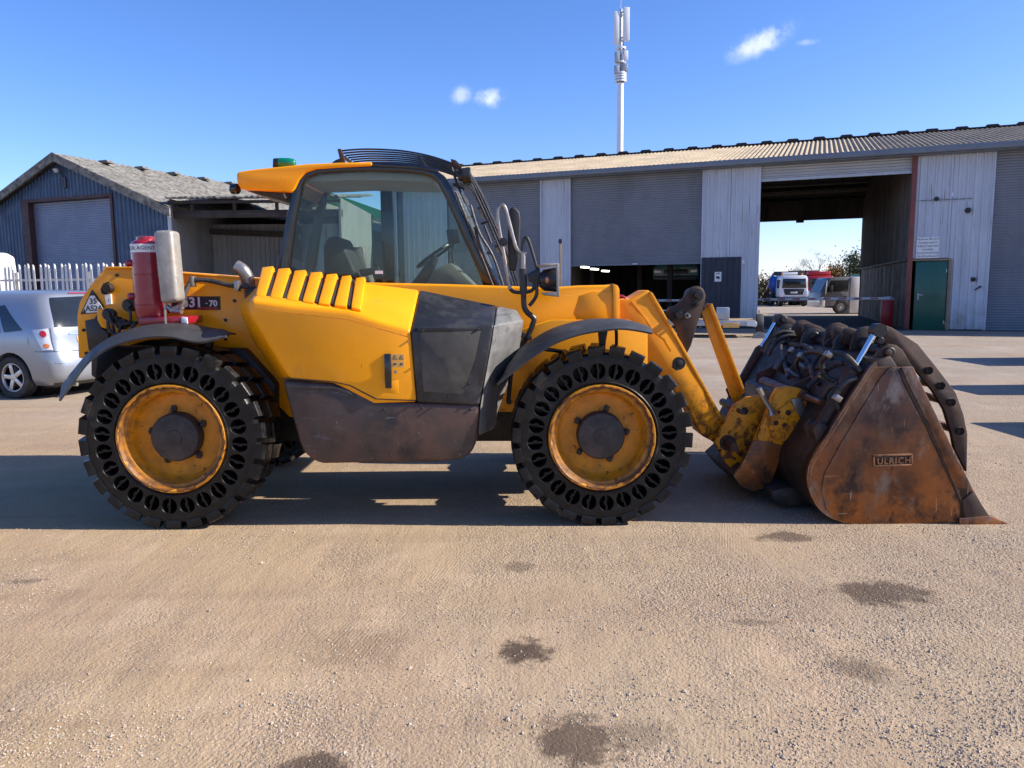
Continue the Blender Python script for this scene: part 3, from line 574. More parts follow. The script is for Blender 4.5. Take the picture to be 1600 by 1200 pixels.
    for i, (x0, y0) in enumerate(((612, 553), (622, 553), (612, 564), (622, 564))):
        PR('warning_sticker', [(x0, y0), (x0+9.6, y0+.2), (x0+9.9, y0+10.2), (x0+.3, y0+10)], A-.0022, A+.004, 'warning_yellow', TH, 0)
        if i < 2: PR('warning_mark', [(x0+5, y0+1.5), (x0+8.6, y0+8.6), (x0+1.4, y0+8.4)], A-.0032, A, 'ink', TH, 0); PR('warning_mark', [(x0+5, y0+3.2), (x0+7.4, y0+7.7), (x0+2.6, y0+7.6)], A-.004, A, 'warning_yellow', TH, 0); PR('warning_mark', [(x0+4.7, y0+4.6), (x0+5.3, y0+4.6), (x0+5.3, y0+7), (x0+4.7, y0+7)], A-.0048, A, 'ink', TH, 0)
        else: PR('warning_mark', [(x0+2, y0+4), (x0+6, y0+3.4), (x0+8.4, y0+5.4), (x0+5, y0+5.6), (x0+4.6, y0+7.6), (x0+3.6, y0+7), (x0+3.4, y0+5.4)], A-.0032, A, 'ink', TH, 0)
def grille_material():
    m = M('grille', (.055, .052, .046), .7, 0, .3, 5, [((.13, .115, .09), 3.2, .42, .75, 8), ((.015, .015, .015), 5, .52, .66, 8)]); N = m.node_tree.nodes; L = m.node_tree.links; b = N['Principled BSDF']
    tc = N.new('ShaderNodeTexCoord'); hs_ = []
    for ax in ('X', 'Z'):
        w = N.new('ShaderNodeTexWave'); w.bands_direction = ax; w.inputs['Scale'].default_value = 55; L.new(tc.outputs['Object'], w.inputs[0]); hs_.append(w.outputs['Fac'])
    a = N.new('ShaderNodeMath'); a.operation = 'MAXIMUM'; L.new(hs_[0], a.inputs[0]); L.new(hs_[1], a.inputs[1])
    bp = N.new('ShaderNodeBump'); bp.inputs['Strength'].default_value = .5; bp.inputs['Distance'].default_value = .003; L.new(a.outputs[0], bp.inputs['Height']); L.new(bp.outputs[0], b.inputs['Normal'])
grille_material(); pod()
for (px, py) in ((660, 517.5), (706, 516.5), (746, 515), (657, 566), (665, 618), (700, 620), (733, 600)): boss('cover_screw', px, py, 4.974, .008, .012, TH, 'black_steel', .8)
for (px, py) in ((462, 606), (500, 609), (600, 640), (660, 638), (735, 640), (490, 706), (610, 712), (720, 706)): boss('guard_bolt', px, py, 4.988, .011, .012, TH, 'hub', .75)
PR('cover_seam', [(441, 590.2), (520, 596), (547, 601.6), (588, 622.6), (650, 625.4), (650, 626.8), (586, 624), (546, 603), (520, 597.4), (441, 591.8)], 4.9835, 5.0, 'ink', TH, 0)
PR('wash_line', [(396, 481), (456, 489), (545, 499), (589, 512), (638, 526), (638, 527.2), (589, 513.2), (545, 500.2), (456, 490.2), (396, 482.2)], 4.9838, 5.0, 'yellow_worn', TH, 0)

# mudguards: a sheet from the rear line down to the outer lip
def mudguard(far_pts, near_pts, Yf, Yn):
    a = smooth_path([W(x, y, Yf) for x, y in far_pts], 5); b = smooth_path([W(x, y, Yn) for x, y in near_pts], 5)
    m = min(len(a), len(b)); rows = []
    for k in range(7):
        t = k/6; rows.append([a[i].lerp(b[i], t)+Vector((0, 0, .035*math.sin(math.pi*t)*(1 if .08 < i/m < .95 else .3))) for i in range(m)])
    return MB().grid(rows).build('mudguard', 'mudguard', TH, solid=.012, ang=60)
mudguard([(97, 600), (113, 582), (143, 550), (180, 526), (220, 511), (255, 506), (292, 506), (325, 511), (369, 521)],
         [(92, 626), (109, 603), (134, 569), (160, 548), (193, 534), (232, 526), (268, 526), (312, 534), (352, 525)], 5.42, 4.965)
mudguard([(775, 603), (806, 552), (837, 527), (868, 511), (914, 500), (957, 499), (988, 505), (1019, 519.5)],
         [(776, 600), (812, 572), (838, 553), (868, 535), (905, 522), (940, 516), (976, 513), (1020, 520)], 5.42, 4.965)
PR('mudguard_bracket', [(935, 515), (950, 515), (945, 545), (938, 545)], 5.2, 5.26, 'black_steel', TH, .003)
PR('mudguard_bracket', [(325, 520), (332, 520), (328, 545), (318, 545)], 5.2, 5.26, 'black_steel', TH, .003)
TP('mudguard_stay', [(845, 545, 5.1), (870, 548, 5.2), (900, 552, 5.6)], .014, 'black_steel', TH)
TP('mudguard_stay', [(960, 500, 5.3), (963, 520, 5.3), (963, 545, 5.35)], .012, 'black_steel', TH)

# cab
def cab():
    Y0, Y1 = 6.2, 7.06
    outer = [(428, 450), (432, 420), (447, 340), (456, 300), (462, 281), (474, 268), (492, 262), (530, 259), (580, 257), (630, 258), (664, 261), (682, 266), (695, 275), (707, 294), (722, 330), (741, 372), (762, 415), (782, 452)]
    inner = [(450, 450), (452, 421), (462, 345), (468, 312), (473, 289), (482, 277), (497, 271.5), (535, 268.5), (580, 267.5), (628, 269), (660, 272.5), (674, 277), (684, 287), (694, 305), (706, 332), (722, 369), (741, 411), (757, 450)]
    for (ya, yb, nm) in ((Y0, Y0+.07, 'cab_side_frame'), (Y1-.07, Y1, 'cab_side_frame')):
        o = px2(outer, Y0); i = px2(inner, Y0); n = len(o); m = MB()
        V = [(x, ya, z) for x, z in o]+[(x, ya, z) for x, z in i]+[(x, yb, z) for x, z in o]+[(x, yb, z) for x, z in i]
        F = []
        for k in range(n-1): F += [(k, k+1, n+k+1, n+k), (2*n+k, 3*n+k, 3*n+k+1, 2*n+k+1), (k, 2*n+k, 2*n+k+1, k+1), (n+k, n+k+1, 3*n+k+1, 3*n+k)]
        F += [(0, n, 3*n, 2*n), (n-1, 3*n-1, 4*n-1, 2*n-1)]
        m.add(V, F).build(nm, 'gloss_black', TH, .012, 2, 40)
    gl = [(x, z) for x, z in px2(inner, Y0)]
    MB().prism(gl, Y0+.026, Y0+.032).build('side_window', 'cab_glass', TH); MB().prism(gl, Y1-.032, Y1-.026).build('side_window', 'cab_glass', TH)
    # far door pillar and rail, rear and front glass, headliner
    PR('door_pillar', [(593, 272), (612, 272), (617, 450), (598, 450)], Y0+.8, Y1-.01, 'gloss_black', TH, .01)
    mid = lambda k: ((outer[k][0]+inner[k][0])/2, (outer[k][1]+inner[k][1])/2)
    fr = px2([mid(k) for k in range(12, 18)], Y0)
    rows = [[Vector((x+.12*math.sin(math.pi*t), Y0+.06+(Y1-Y0-.12)*t, z)) for x, z in fr] for t in (0, .15, .35, .5, .65, .85, 1)]
    MB().grid(rows).build('windscreen', 'cab_glass', TH, ang=60)
    re = px2([mid(k) for k in range(1, 5)], Y0); MB().grid([[Vector((x, y, z)) for x, z in re] for y in (Y0+.06, Y1-.06)]).build('rear_window', 'cab_glass', TH)
    PR('headliner', [(470, 284), (484, 272), (530, 267), (664, 269), (684, 277), (676, 284), (560, 281), (500, 284)], Y0+.08, Y1-.08, 'headliner', TH, .01)
    PR('cab_floor_panel', [(440, 440), (775, 446), (775, 540), (440, 540)], Y0+.02, Y1-.02, 'black', TH, .01)
    roof = [(369, 272), (373, 268), (400, 264), (440, 260), (481, 256), (530, 254), (581, 253), (581, 259), (530, 261.5), (494, 264), (478, 269.5), (468, 280), (461, 294), (456, 300), (420, 298), (376, 295.5), (370, 285)]
    PR('cab_roof', roof, Y0-.02, Y1+.02, 'yellow', TH, .012, 3)
    PR('cab_roof_front', [(581, 253.5), (630, 255), (664, 259), (684, 265), (684, 270), (660, 265), (581, 260)], Y0-.01, Y1+.01, 'gloss_black', TH, .008)
    PR('roof_underside', [(380, 296), (455, 301), (447, 316), (405, 304)], Y0+.05, Y1-.05, 'black', TH, .01)
    m = MB(); p = W(372, 295, Y0+.04); m.lathe([(.001, 0), (.035, 0), (.042, .008), (.042, .05), (.02, .075), (.001, .075)], 20, (0, 0, 0)); m.v = [tuple(Matrix.Rotation(R(70), 3, 'Z') @ Vector(v)+p) for v in m.v]; m.build('rear_work_light', 'gloss_black', TH)
    TP('pillar_trim', [(446, 310, Y0-.01), (443, 305, Y0-.02), (443, 302, Y0-.02)], .012, 'black', TH)
    # beacon
    p = W(436, 254, 6.35); m = MB(); m.tube([W(430, 262, 6.35), W(430.5, 249, 6.35)], .02, 12); m.tube([W(429, 254.5, 6.35), W(437, 254, 6.35)], .036, 16); m.build('beacon_base', 'black', TH)
    a, b = W(436, 254, 6.35), W(463, 254.5, 6.35); d = (b-a)
    MB().tube([a, a+d*.12, a+d*.6, a+d*.85, a+d*.96, a+d], [.036, .038, .037, .031, .018, .001], 20).build('beacon_lens', 'green_lens', TH, ang=60)
    # guard bars over roof and windscreen
    gp = [(531, 236), (560, 233.5), (592, 233.5), (630, 236), (668, 243), (700, 253), (716, 261), (727, 272)]
    wp = [(720, 262), (736, 288), (752, 322), (771, 365), (790, 412), (801, 446)]
    path = [Vector((x, 0, z)) for x, z in px2(gp, 6.3)]; wpath = [Vector((x, 0, z)) for x, z in px2(wp, 6.3)]
    for k in range(8):
        y = 6.3+k*.105
        MB().tube([p+Vector((0, y, 0)) for p in smooth_path(path, 4)], .0075, 7).build('guard_bar', 'black', TH)
        MB().tube([p+Vector((.06*math.sin(math.pi*k/7), y, 0)) for p in smooth_path(wpath, 4)], .0075, 7).build('guard_bar', 'black', TH)
    for g_, e in (((533, 242), .014), ((655, 245), .01), ((712, 262), .014)):
        MB().cyl(W(*g_, 6.28), W(*g_, 6.28)+Vector((0, .78, 0)), e, 8).build('guard_cross_tube', 'black', TH)
    for g_ in ((748, 325), (775, 385)):
        MB().cyl(W(*g_, 6.28), W(*g_, 6.28)+Vector((0, .78, 0)), .012, 8).build('guard_cross_tube', 'black', TH)
    PR('guard_bracket', [(527, 233), (532, 232), (536, 240), (540, 256), (532, 256), (530, 245)], 6.26, 6.28, 'rust_dark', TH, .002)
    PR('guard_bracket', [(704, 248), (712, 250), (722, 260), (714, 263), (706, 258)], 6.26, 6.29, 'rust_dark', TH, .002)
    PR('guard_foot', [(516, 256), (524, 250), (532, 247), (534, 257)], 6.3, 7.0, 'black', TH, .004)
    for k, (a_, b_) in enumerate((((706, 262), (715, 290)), ((700, 270), (722, 268)), ((708, 288), (726, 296)), ((716, 292), (728, 318)), ((752, 350), (764, 345)), ((757, 352), (768, 380)))):
        MB().cyl(W(*a_, 6.25), W(*b_, 6.24), .01, 7).build('guard_strut', 'black_steel', TH)
    a, b = W(716, 276, 6.22), W(736, 274, 6.22)
    MB().tube([a, a+(b-a)*.3, a+(b-a)*.35, a+(b-a)*.9, b], [.03, .045, .062, .066, .06], 18).build('roof_work_light', 'black', TH)
    # windscreen-side hoses and wiper
    TP('cab_hose', [(742, 355, 6.19), (750, 385, 6.18), (764, 420, 6.18), (778, 447, 6.18)], .012, 'hose', TH); TP('cab_hose', [(735, 320, 6.19), (748, 362, 6.17), (770, 400, 6.17), (786, 446, 6.17)], .011, 'hose', TH)
    TP('cab_hose', [(712, 300, 6.19), (730, 345, 6.18), (752, 400, 6.17), (770, 446, 6.17)], .010, 'hose', TH)
    # seat, console, steering wheel, screen
    s = MB(); s.box(W(520, 447, 6.62), (.5, .48, .14)); s.build('seat_cushion', 'seat', TH, .05, 3)
    PR('seat_back', [(506, 440), (504, 385), (510, 372), (520, 368), (532, 371), (541, 392), (553, 420), (566, 440)], 6.42, 6.86, 'seat', TH, .04, 3)
    PR('armrest', [(560, 421), (590, 417), (594, 426), (564, 432)], 6.4, 6.48, 'black', TH, .01)
    PR('side_console', [(540, 442), (548, 386), (566, 386), (568, 400), (580, 442)], 6.78, 6.98, 'cabgrey', TH, .015)
    PR('steering_column', [(640, 446), (676, 398), (684, 402), (668, 446)], 6.56, 6.68, 'black', TH, .015)
    c = W(681, 398, 6.62); ax = Vector((-.55, 0, .83)).normalized(); u = Vector((0, 1, 0)); v = ax.cross(u)
    MB().tube([c+(u*math.cos(k*math.pi/14)+v*math.sin(k*math.pi/14))*.185 for k in range(29)], .014, 8, False).build('steering_wheel', 'black', TH)
    PR('dashboard', [(664, 446), (680, 420), (705, 410), (742, 446)], 6.3, 6.95, 'cabgrey', TH, .02)
    PR('display_screen', [(697, 359), (716, 358), (719, 380), (700, 382)], 6.36, 6.42, 'black', TH, .006); TP('display_stalk', [(708, 380, 6.4), (707, 400, 6.4), (712, 425, 6.4)], .01, 'black', TH)
    PR('sun_blind', [(470, 309), (494, 305), (497, 322), (472, 326)], 6.9, 6.93, 'headliner', TH, .004)
    TP('control_lever', [(480, 440, 6.4), (492, 410, 6.4), (488, 398, 6.4)], .012, 'black', TH)
    PR('rear_shelf', [(452, 420), (500, 424), (498, 446), (452, 446)], 6.3, 6.95, 'cabgrey', TH, .02)
    for (dx, dy) in ((592, 425),): PR('door_label', [(dx-6, dy-2), (dx+6, dy-2), (dx+6, dy+3), (dx-6, dy+3)], 6.212, 6.22, 'white_label', TH, 0)
cab()

# fire-suppression bottle, heat shield, exhaust, hose, badge
def rear_kit():
    Yc = 5.38; top, bot = W(228, 374, Yc), W(237, 500, Yc); ax = bot-top; r = .101
    def along(f, rr): return (top+ax*f, rr)
    prof = [(0, .045), (.012, .07), (.03, .088), (.07, .1), (.09, r), (.425, r), (.43, r+.003), (.44, r+.003), (.445, r), (.80, r), (.805, r+.002), (.815, r+.002), (.82, r), (.93, r), (.97, .09), (1, .055)]
    MB().tube([top+ax*f for f, _ in prof], [q for _, q in prof], 36).build('extinguisher_bottle', 'red', TH, ang=30)
    MB().tube([top-ax*.035, top-ax*.03, top+ax*.01], [.05, .062, .062], 24).build('bottle_collar', 'red', TH)
    def wrap(x, y, z):
        a = x/(r+.002); q = top+ax*.115; k = ax.normalized(); rr = r+.0022+z
        return q+Vector((math.sin(a)*rr, -math.cos(a)*rr, 0))-k*y
    lb = MB(); lb.grid([[wrap(-.16+.3*i/24, yy, 0) for i in range(25)] for yy in (-.028, .028)]); lb.build('bottle_label', 'white_label', TH)
    text('label_lettering', 'CHEMICAL AGENT', .036, lambda x, y, z: wrap(x-.052, y, z+.001), 'ink', TH, .0005)
    for (px, py) in ((203, 411), (207, 463)):
        MB().tube([W(px+8, py, Yc-.02), W(px-4, py, Yc-.04), W(px-6, py, Yc-.04)], [.02, .026, .018], 14).build('bottle_clamp', 'red', TH)
    PR('bottle_tray', [(216, 496), (295, 494), (295, 506), (216, 508)], 5.28, 5.52, 'red', TH, .006)
    PR('tray_end', [(283, 495), (292, 496), (293, 506), (283, 505)], 5.27, 5.29, 'pale_grey', TH, .003)
    # heat shield: folded plate
    m = MB(); a = [W(*p, 5.2) for p in ((238, 360), (268, 359), (278, 471), (250, 475))]; b = [p+Vector((0, .14, 0)) for p in a]
    m.add(a+b, [(0, 1, 2, 3), (7, 6, 5, 4), (0, 4, 5, 1), (1, 5, 6, 2), (2, 6, 7, 3), (3, 7, 4, 0)]).build('heat_shield', 'shield', TH, .028, 4, 50)
    TP('shield_post', [(258, 472, 5.24), (258, 490, 5.24), (259, 506, 5.24)], .008, 'steel', TH)
    ep = [(392, 470, 5.6), (391, 452, 5.58), (387, 436, 5.56), (380, 423, 5.55), (369, 416, 5.55)]
    pts = smooth_path([W(*p) for p in ep], 6); MB().tube(pts, .047, 18, False).build('exhaust_pipe', 'steel', TH); MB().tube(pts, .041, 18, False).build('exhaust_bore', 'dark_void', TH)
    PR('exhaust_clamp', [(381, 452), (399, 446), (402, 462), (384, 470)], 5.48, 5.64, 'black', TH, .02)
    TP('hydraulic_hose', [(264, 486, 5.38), (272, 484, 5.36), (283, 472, 5.36), (290, 455, 5.4), (298, 441, 5.44), (312, 437, 5.46), (335, 440, 5.47), (360, 446, 5.48), (388, 448, 5.5)], .0165, 'hose', TH)
    TP('hose_fitting', [(268, 486, 5.355), (282, 480, 5.345), (288, 468, 5.35)], .024, 'steel', TH); TP('hose_fitting', [(262, 479, 5.36), (272, 485, 5.35), (284, 486, 5.34)], .022, 'steel', TH)
    for (px, py) in ((301, 440), (371, 447)):
        p = W(px, py, 5.45); MB().box(p, (.03, .06, .075)).build('hose_clip', 'steel', TH, .004)
    PR('model_badge', [(268, 463), (343.5, 463), (344, 484), (268, 484)], 5.553, 5.562, 'ink', TH, 0)
    p = W(300, 473, 5.55); text('badge_lettering', '531', .098, flat(p.x, 5.551, p.z, 0), 'pale_grey', TH, .0006, bold=.003)
    p = W(333, 474.5, 5.55); text('badge_lettering', '70', .06, flat(p.x, 5.551, p.z, 0), 'pale_grey', TH, .0006, bold=.002)
    p = W(322.5, 473, 5.55); text('badge_lettering', '-', .06, flat(p.x, 5.551, p.z, 0), 'pale_grey', TH, .0006)
    PR('badge_underline', [(308, 480.6), (340, 480.6), (340, 482.2), (308, 482.2)], 5.551, 5.556, 'ink_red', TH, 0)
    # rear triangle plate
    PR('triangle_plate', [(143.5, 452.5), (167, 488), (125.5, 491)], 5.548, 5.562, 'ink', TH, 0); PR('triangle_face', [(143.5, 456), (164, 487), (128, 489.5)], 5.5455, 5.55, 'white_label', TH, 0)
    PR('triangle_corner', [(143.5, 456), (147.2, 461.7), (140.2, 462.2)], 5.544, 5.547, 'ink', TH, 0); PR('triangle_corner', [(132, 482.5), (134.5, 489), (128, 489.5)], 5.544, 5.547, 'ink', TH, 0)
    p = W(145, 471, 5.54); text('triangle_lettering', '35', .055, flat(p.x, 5.544, p.z, .02), 'ink', TH, .0006, bold=.001); p = W(146.5, 482, 5.54); text('triangle_lettering', 'AS2A', .054, flat(p.x, 5.544, p.z, .02), 'ink', TH, .0006, bold=.001)
    PR('small_notice', [(163.5, 460.5), (173, 459.5), (174, 475), (165.5, 476)], 5.546, 5.56, 'white_label', TH, 0); p = W(169, 469.5, 5.54); text('notice_lettering', '3', .026, flat(p.x, 5.544, p.z), 'ink', TH, .0006)
    PR('access_hole', [(157, 452), (161, 443), (169, 440), (173, 445), (171, 455), (166, 461), (159, 459)], 5.553, 5.57, 'dark_void', TH, 0)
    p = W(165, 450, 5.5); MB().tube([p+Vector((0, .08, 0)), p+Vector((0, .02, 0)), p], [.034, .034, .026], 16).build('pivot_end', 'rust_dark', TH)
    # couplings, rear lamp, pipes
    PR('lamp_plate', [(151, 484), (163, 481), (167, 492), (166, 514), (158, 511), (152, 500)], 5.44, 5.46, 'yellow', TH, .004)
    PR('rear_guard', [(132, 501), (147, 498), (152, 490), (158, 512), (168, 520), (172, 545), (138, 548)], 5.5, 5.56, 'black', TH, .006)
    for (px, py, r, l) in ((168, 491, .042, .08), (200, 477, .045, .12), (188, 507, .038, .12), (176, 500, .03, .1)):
        p = W(px, py, 5.42); MB().lathe([(.001, -.02), (r*.6, -.02), (r*.7, 0), (r, .004), (r, l*.5), (r*.7, l*.55), (r*.7, l)], 18, p).build('rear_coupling', 'black_steel', TH, ang=40)
    for pts in ([(170, 495, 5.4), (176, 508, 5.38), (178, 525, 5.42), (172, 545, 5.45)], [(190, 507, 5.4), (205, 505, 5.4), (222, 503, 5.42)], [(200, 480, 5.4), (204, 492, 5.38), (203, 505, 5.4)], [(188, 510, 5.4), (186, 520, 5.4), (190, 535, 5.44)], [(168, 498, 5.4), (171, 515, 5.39), (184, 524, 5.4)], [(214, 504, 5.4), (206, 512, 5.38), (204, 530, 5.42)]):
        TP('rear_pipe', pts, .011, 'hose', TH, 8)
    for (px, py) in ((130, 516), (134, 552), (210, 505), (182, 430), (300, 440), (352, 500), (366, 470), (420, 470), (440, 520), (352, 530)): boss('plate_bolt', px, py, 5.55, .012, .01, TH, 'black_steel')
    PR('tow_jaw', [(182, 548), (215, 545), (222, 560), (185, 568)], 5.5, 5.7, 'steel', TH, .01); PR('underguard', [(180, 565), (205, 560), (196, 600), (182, 610)], 5.5, 5.8, 'yellow_worn', TH, .01)
rear_kit()
# mirrors and front lamp
Ym = 5.5
TP('mirror_arm', [(797, 452, Ym), (792, 425, Ym), (786, 390, Ym), (779, 350, Ym), (778, 330, Ym), (783, 321, Ym), (789, 325, Ym), (796, 350, Ym), (804, 380, Ym), (811, 393, Ym), (823, 397, Ym)], .014, 'steel', TH)
TP('mirror_arm', [(817, 400, Ym), (817, 382, Ym), (820, 372, Ym), (825, 374, Ym), (832, 395, Ym), (839, 420, Ym)], .011, 'black_steel', TH)
PR('mirror', [(794, 334), (797, 325), (803, 322.5), (812, 331), (813.5, 345), (811, 400), (806, 424), (795, 422), (793, 380)], Ym+.02, Ym+.07, 'black_steel', TH, .012, 3)
boss('mirror_clamp', 786, 378, Ym-.03, .03, .05, TH, 'black')
TP('mirror_post', [(817, 396, Ym), (817, 420, Ym)], .02, 'steel', TH); TP('mirror_post', [(817, 420, Ym), (818, 456, Ym)], .027, 'black', TH)
TP('mirror_post', [(818, 455, Ym), (819, 478, Ym), (824, 488, Ym), (833, 496, Ym), (834, 502, Ym), (826, 522, Ym), (812, 545, Ym), (805, 560, Ym)], .02, 'black', TH)
TP('mirror_brace', [(796, 450, Ym), (803, 456, Ym), (818, 457, Ym), (832, 453, Ym), (836, 440, Ym)], .013, 'black', TH); TP('mirror_brace', [(838, 440, Ym), (838, 462, Ym), (827, 478, Ym)], .013, 'black', TH)
TP('post_strut', [(803, 556, 5.45), (798, 590, 5.45), (794, 628, 5.45)], .016, 'black_steel', TH)
for (px, py) in ((817, 524), (827, 528), (795, 628)): boss('strut_bolt', px, py, 5.45, .02, .06, TH, 'black_steel')
PR('lamp_bracket', [(824, 428), (842, 418), (848, 440), (840, 446), (826, 440)], Ym-.01, Ym+.06, 'black', TH, .008)
m = MB(); o_ = px2([(842, 414), (873, 412), (874, 446), (846, 448)], Ym); 
m.tube([W(843, 438, Ym+.02), W(850, 438, Ym+.02), W(868, 437, Ym+.02), W(873, 437, Ym+.02)], [.05, .075, .085, .08], 22); m.build('front_work_light', 'black', TH, ang=40)
PR('lamp_hood', [(842, 414), (846, 412), (873, 411), (874, 414), (847, 417)], Ym-.08, Ym+.12, 'shield', TH, .003); PR('lamp_hood', [(869, 412), (874, 412), (874, 462), (870, 463)], Ym-.082, Ym-.07, 'shield', TH, .002)
PR('lamp_hood', [(845, 458), (874, 455), (874, 464), (852, 462)], Ym-.08, Ym+.12, 'steel', TH, .003)
PR('lamp_lens', [(852, 434), (856, 432), (858, 438), (856, 443), (852, 441)], Ym-.07, Ym, 'amber_lens', TH, .004)
TP('boom_hose', [(967, 462, 5.9), (975, 464, 5.9), (985, 475, 5.9)], .01, 'red', TH)

# ------------------------------------------------------------------ grab bucket
W0 = W
def W(px, py, Y): return W0(px, py, Y+.1)-Vector((0, .1, 0))      # whole attachment stands 0.1 m further back
GB = thing('grab_bucket', 'rusty brown loader bucket with toothless grab and ULRICH plate on its side', 'bucket', (3.2, 6.0, 0))
M('shell_back_shaded', (.028, .021, .017), .55, .3, .35, 7, [((.075, .04, .024), 5, .52, .72, 6, None, .7), ((.10, .08, .06), 3, .62, .85, 6, None, .85)], (50, .2, .004))  # rusty steel darkened: the shade on the shell's back is in the colour
YB0, YB1 = 4.85, 7.1
side = [(1388, 577), (1395, 574), (1426, 573), (1470, 664), (1521, 767), (1546, 808), (1549, 815), (1548, 822), (1343, 822), (1311, 814), (1292, 797), (1284, 768), (1289, 740), (1317, 689), (1374, 594)]
PR('side_plate', side, YB0, YB0+.03, 'rust', GB, .006)
full = [(1366, 573), (1426, 574), (1470, 665), (1520, 768), (1545, 810), (1545, 821), (1343, 820), (1312, 814), (1289, 802), (1273, 782), (1265, 758), (1265, 736), (1274, 714), (1313, 651)]
PR('side_web', full, YB0+.012, YB0+.034, 'rust', GB, 0)
MB().prism(px2(full, YB0), YB1-.03, YB1).build('side_plate', 'rust', GB, .006)
# raised edge strip along the open front, flange at top
PR('edge_strip', [(1409, 573.5), (1427, 573), (1471, 664), (1522, 767), (1546, 808), (1520, 808), (1502, 782), (1452, 664), (1418, 596)], YB0-.014, YB0+.002, 'rust', GB, .004)
PR('edge_strip', [(1504, 782), (1521, 768), (1546, 806), (1547, 812), (1508, 814), (1506, 800)], YB0-.026, YB0-.012, 'rust_dark', GB, .005)
PR('weld_seam', [(1405, 578), (1409, 577), (1420, 602), (1454, 668), (1506, 784), (1508, 812), (1502, 812), (1501, 786), (1448, 668), (1414, 602)], YB0-.01, YB0+.002, 'rust_dark', GB, .003)
# shell swept across the width
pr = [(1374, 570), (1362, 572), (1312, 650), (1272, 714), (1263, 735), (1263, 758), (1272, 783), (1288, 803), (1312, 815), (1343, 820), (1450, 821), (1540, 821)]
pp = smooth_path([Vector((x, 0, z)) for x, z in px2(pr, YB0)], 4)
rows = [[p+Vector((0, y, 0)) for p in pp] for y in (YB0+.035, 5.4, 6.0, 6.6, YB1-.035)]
MB().grid(rows).build('shell', 'shell_back_shaded', GB, solid=.02, ang=50)
rows = [[p+Vector((0, y, 0)) for p in pp[2:-9]] for y in (YB0+.006, YB0+.1)]
MB().grid(rows).build('shell_band', 'rust', GB, solid=.026, ang=50)
MB().prism(px2([(1500, 810), (1547, 806), (1580, 820), (1574, 824), (1517, 827.5), (1500, 823)], YB0-.03), YB0-.03, YB1+.03).build('cutting_edge', 'rust', GB, .006)
PR('top_beam', [(1362, 560), (1392, 556), (1404, 574), (1380, 600), (1362, 596)], YB0+.04, YB1-.04, 'rust_dark', GB, .012)
# maker's plate
PR('maker_plate', [(1364.5, 711.5), (1425, 709.5), (1426, 727), (1365.5, 729)], YB0-.006, YB0+.004, 'rust_dark', GB, .003)
for fr in ([(1364, 711), (1425.5, 709), (1425.5, 711.6), (1364, 713.6)], [(1365, 727), (1426.5, 725), (1426.6, 727.6), (1365, 729.6)], [(1364, 711), (1366.6, 711), (1367.6, 729.5), (1365, 729.5)], [(1423.5, 709), (1426, 709), (1427, 727.5), (1424.4, 727.5)]):
    PR('plate_frame', fr, YB0-.016, YB0, 'rust_light', GB, .002)
p = W(1395.3, 719.6, YB0); text('maker_lettering', 'ULRICH', .059, flat(p.x, YB0-.006, p.z, .03), 'rust_light', GB, .009, spacing=1.12, bold=.0012)
# grab arms
arm_o = [(1359, 520), (1361, 511), (1367, 506), (1375, 505), (1394, 512), (1434, 537), (1463, 573), (1494, 614), (1506, 648), (1512, 678), (1511, 738), (1504, 724), (1492, 702), (1488, 680), (1476, 641), (1458, 611), (1444, 594), (1426, 572), (1406, 546), (1380, 536), (1364, 532)]
PR('grab_arm', arm_o, 5.02, 5.06, 'rust_dark', GB, .006)
MB().prism(px2(arm_o, 5.02), 6.9, 6.94).build('grab_arm', 'rust_dark', GB, .006)
for ym in (5.45, 5.62, 6.2, 6.38): MB().prism([(x, z_-.05) for x, z_ in px2(arm_o, 5.02)], ym, ym+.03).build('grab_arm', 'rust_dark', GB, .006)
for (px, py) in ((1452, 579), (1471, 603), (1487.5, 629), (1501, 674)):
    a = W(px, py, 5.0); m = MB(); pts = [a, Vector((a.x, 6.97, a.z))]; m.tube(pts, .027, 16, False); m.tube(pts, .020, 16, False); m.build('grab_tube', 'steel', GB, recalc=False)
PR('grab_brace', [(1446, 612), (1468, 620), (1470, 630), (1446, 622)], 5.1, 5.3, 'rust', GB, .004); PR('grab_brace', [(1470, 660), (1492, 664), (1492, 674), (1474, 670)], 5.1, 5.3, 'rust', GB, .004)
lug = [(1361, 575), (1364, 560), (1376, 545), (1388, 537), (1400, 539), (1411, 547), (1427, 574), (1392, 577)]
PR('pivot_lug', lug, 4.93, 4.96, 'rust_dark', GB, .006); PR('pivot_lug', lug, 5.1, 5.13, 'rust_dark', GB, .006)
for ym in (5.55, 5.78, 6.2, 6.42, 6.8, 7.0): MB().prism(px2(lug, 4.93), ym, ym+.03).build('pivot_lug', 'rust_dark', GB, .006)
def pin(px, py, Y, y0, y1, r, mat='black_steel'):
    p = W(px, py, Y); MB().tube([(p.x, y0, p.z), (p.x, y0+.006, p.z), (p.x, y1, p.z)], [r*.8, r, r], 18).build('pivot_pin', mat, GB)
pin(1388.5, 550, 4.93, 4.9, 5.16, .034); pin(1370, 562, 4.93, 4.905, 5.1, .017, 'steel'); pin(1378, 516, 5.02, 4.99, 5.1, .03); pin(1388.5, 550, 4.93, 5.5, 7.04, .034); pin(1373, 532, 5.02, 4.99, 5.09, .026)
PR('pin_hex', [(1384, 548), (1389, 545), (1394, 548), (1394, 553), (1389, 556), (1384, 553)], 4.885, 4.905, 'rust_dark', GB, .002)
pin(1378, 516, 5.02, 6.86, 6.98, .03)
MB().cyl(W(1384, 543, 5.06), (W(1384, 543, 5.06).x, 6.9, W(1384, 543, 5.06).z), .058, 18).build('cross_tube', 'black_steel', GB)
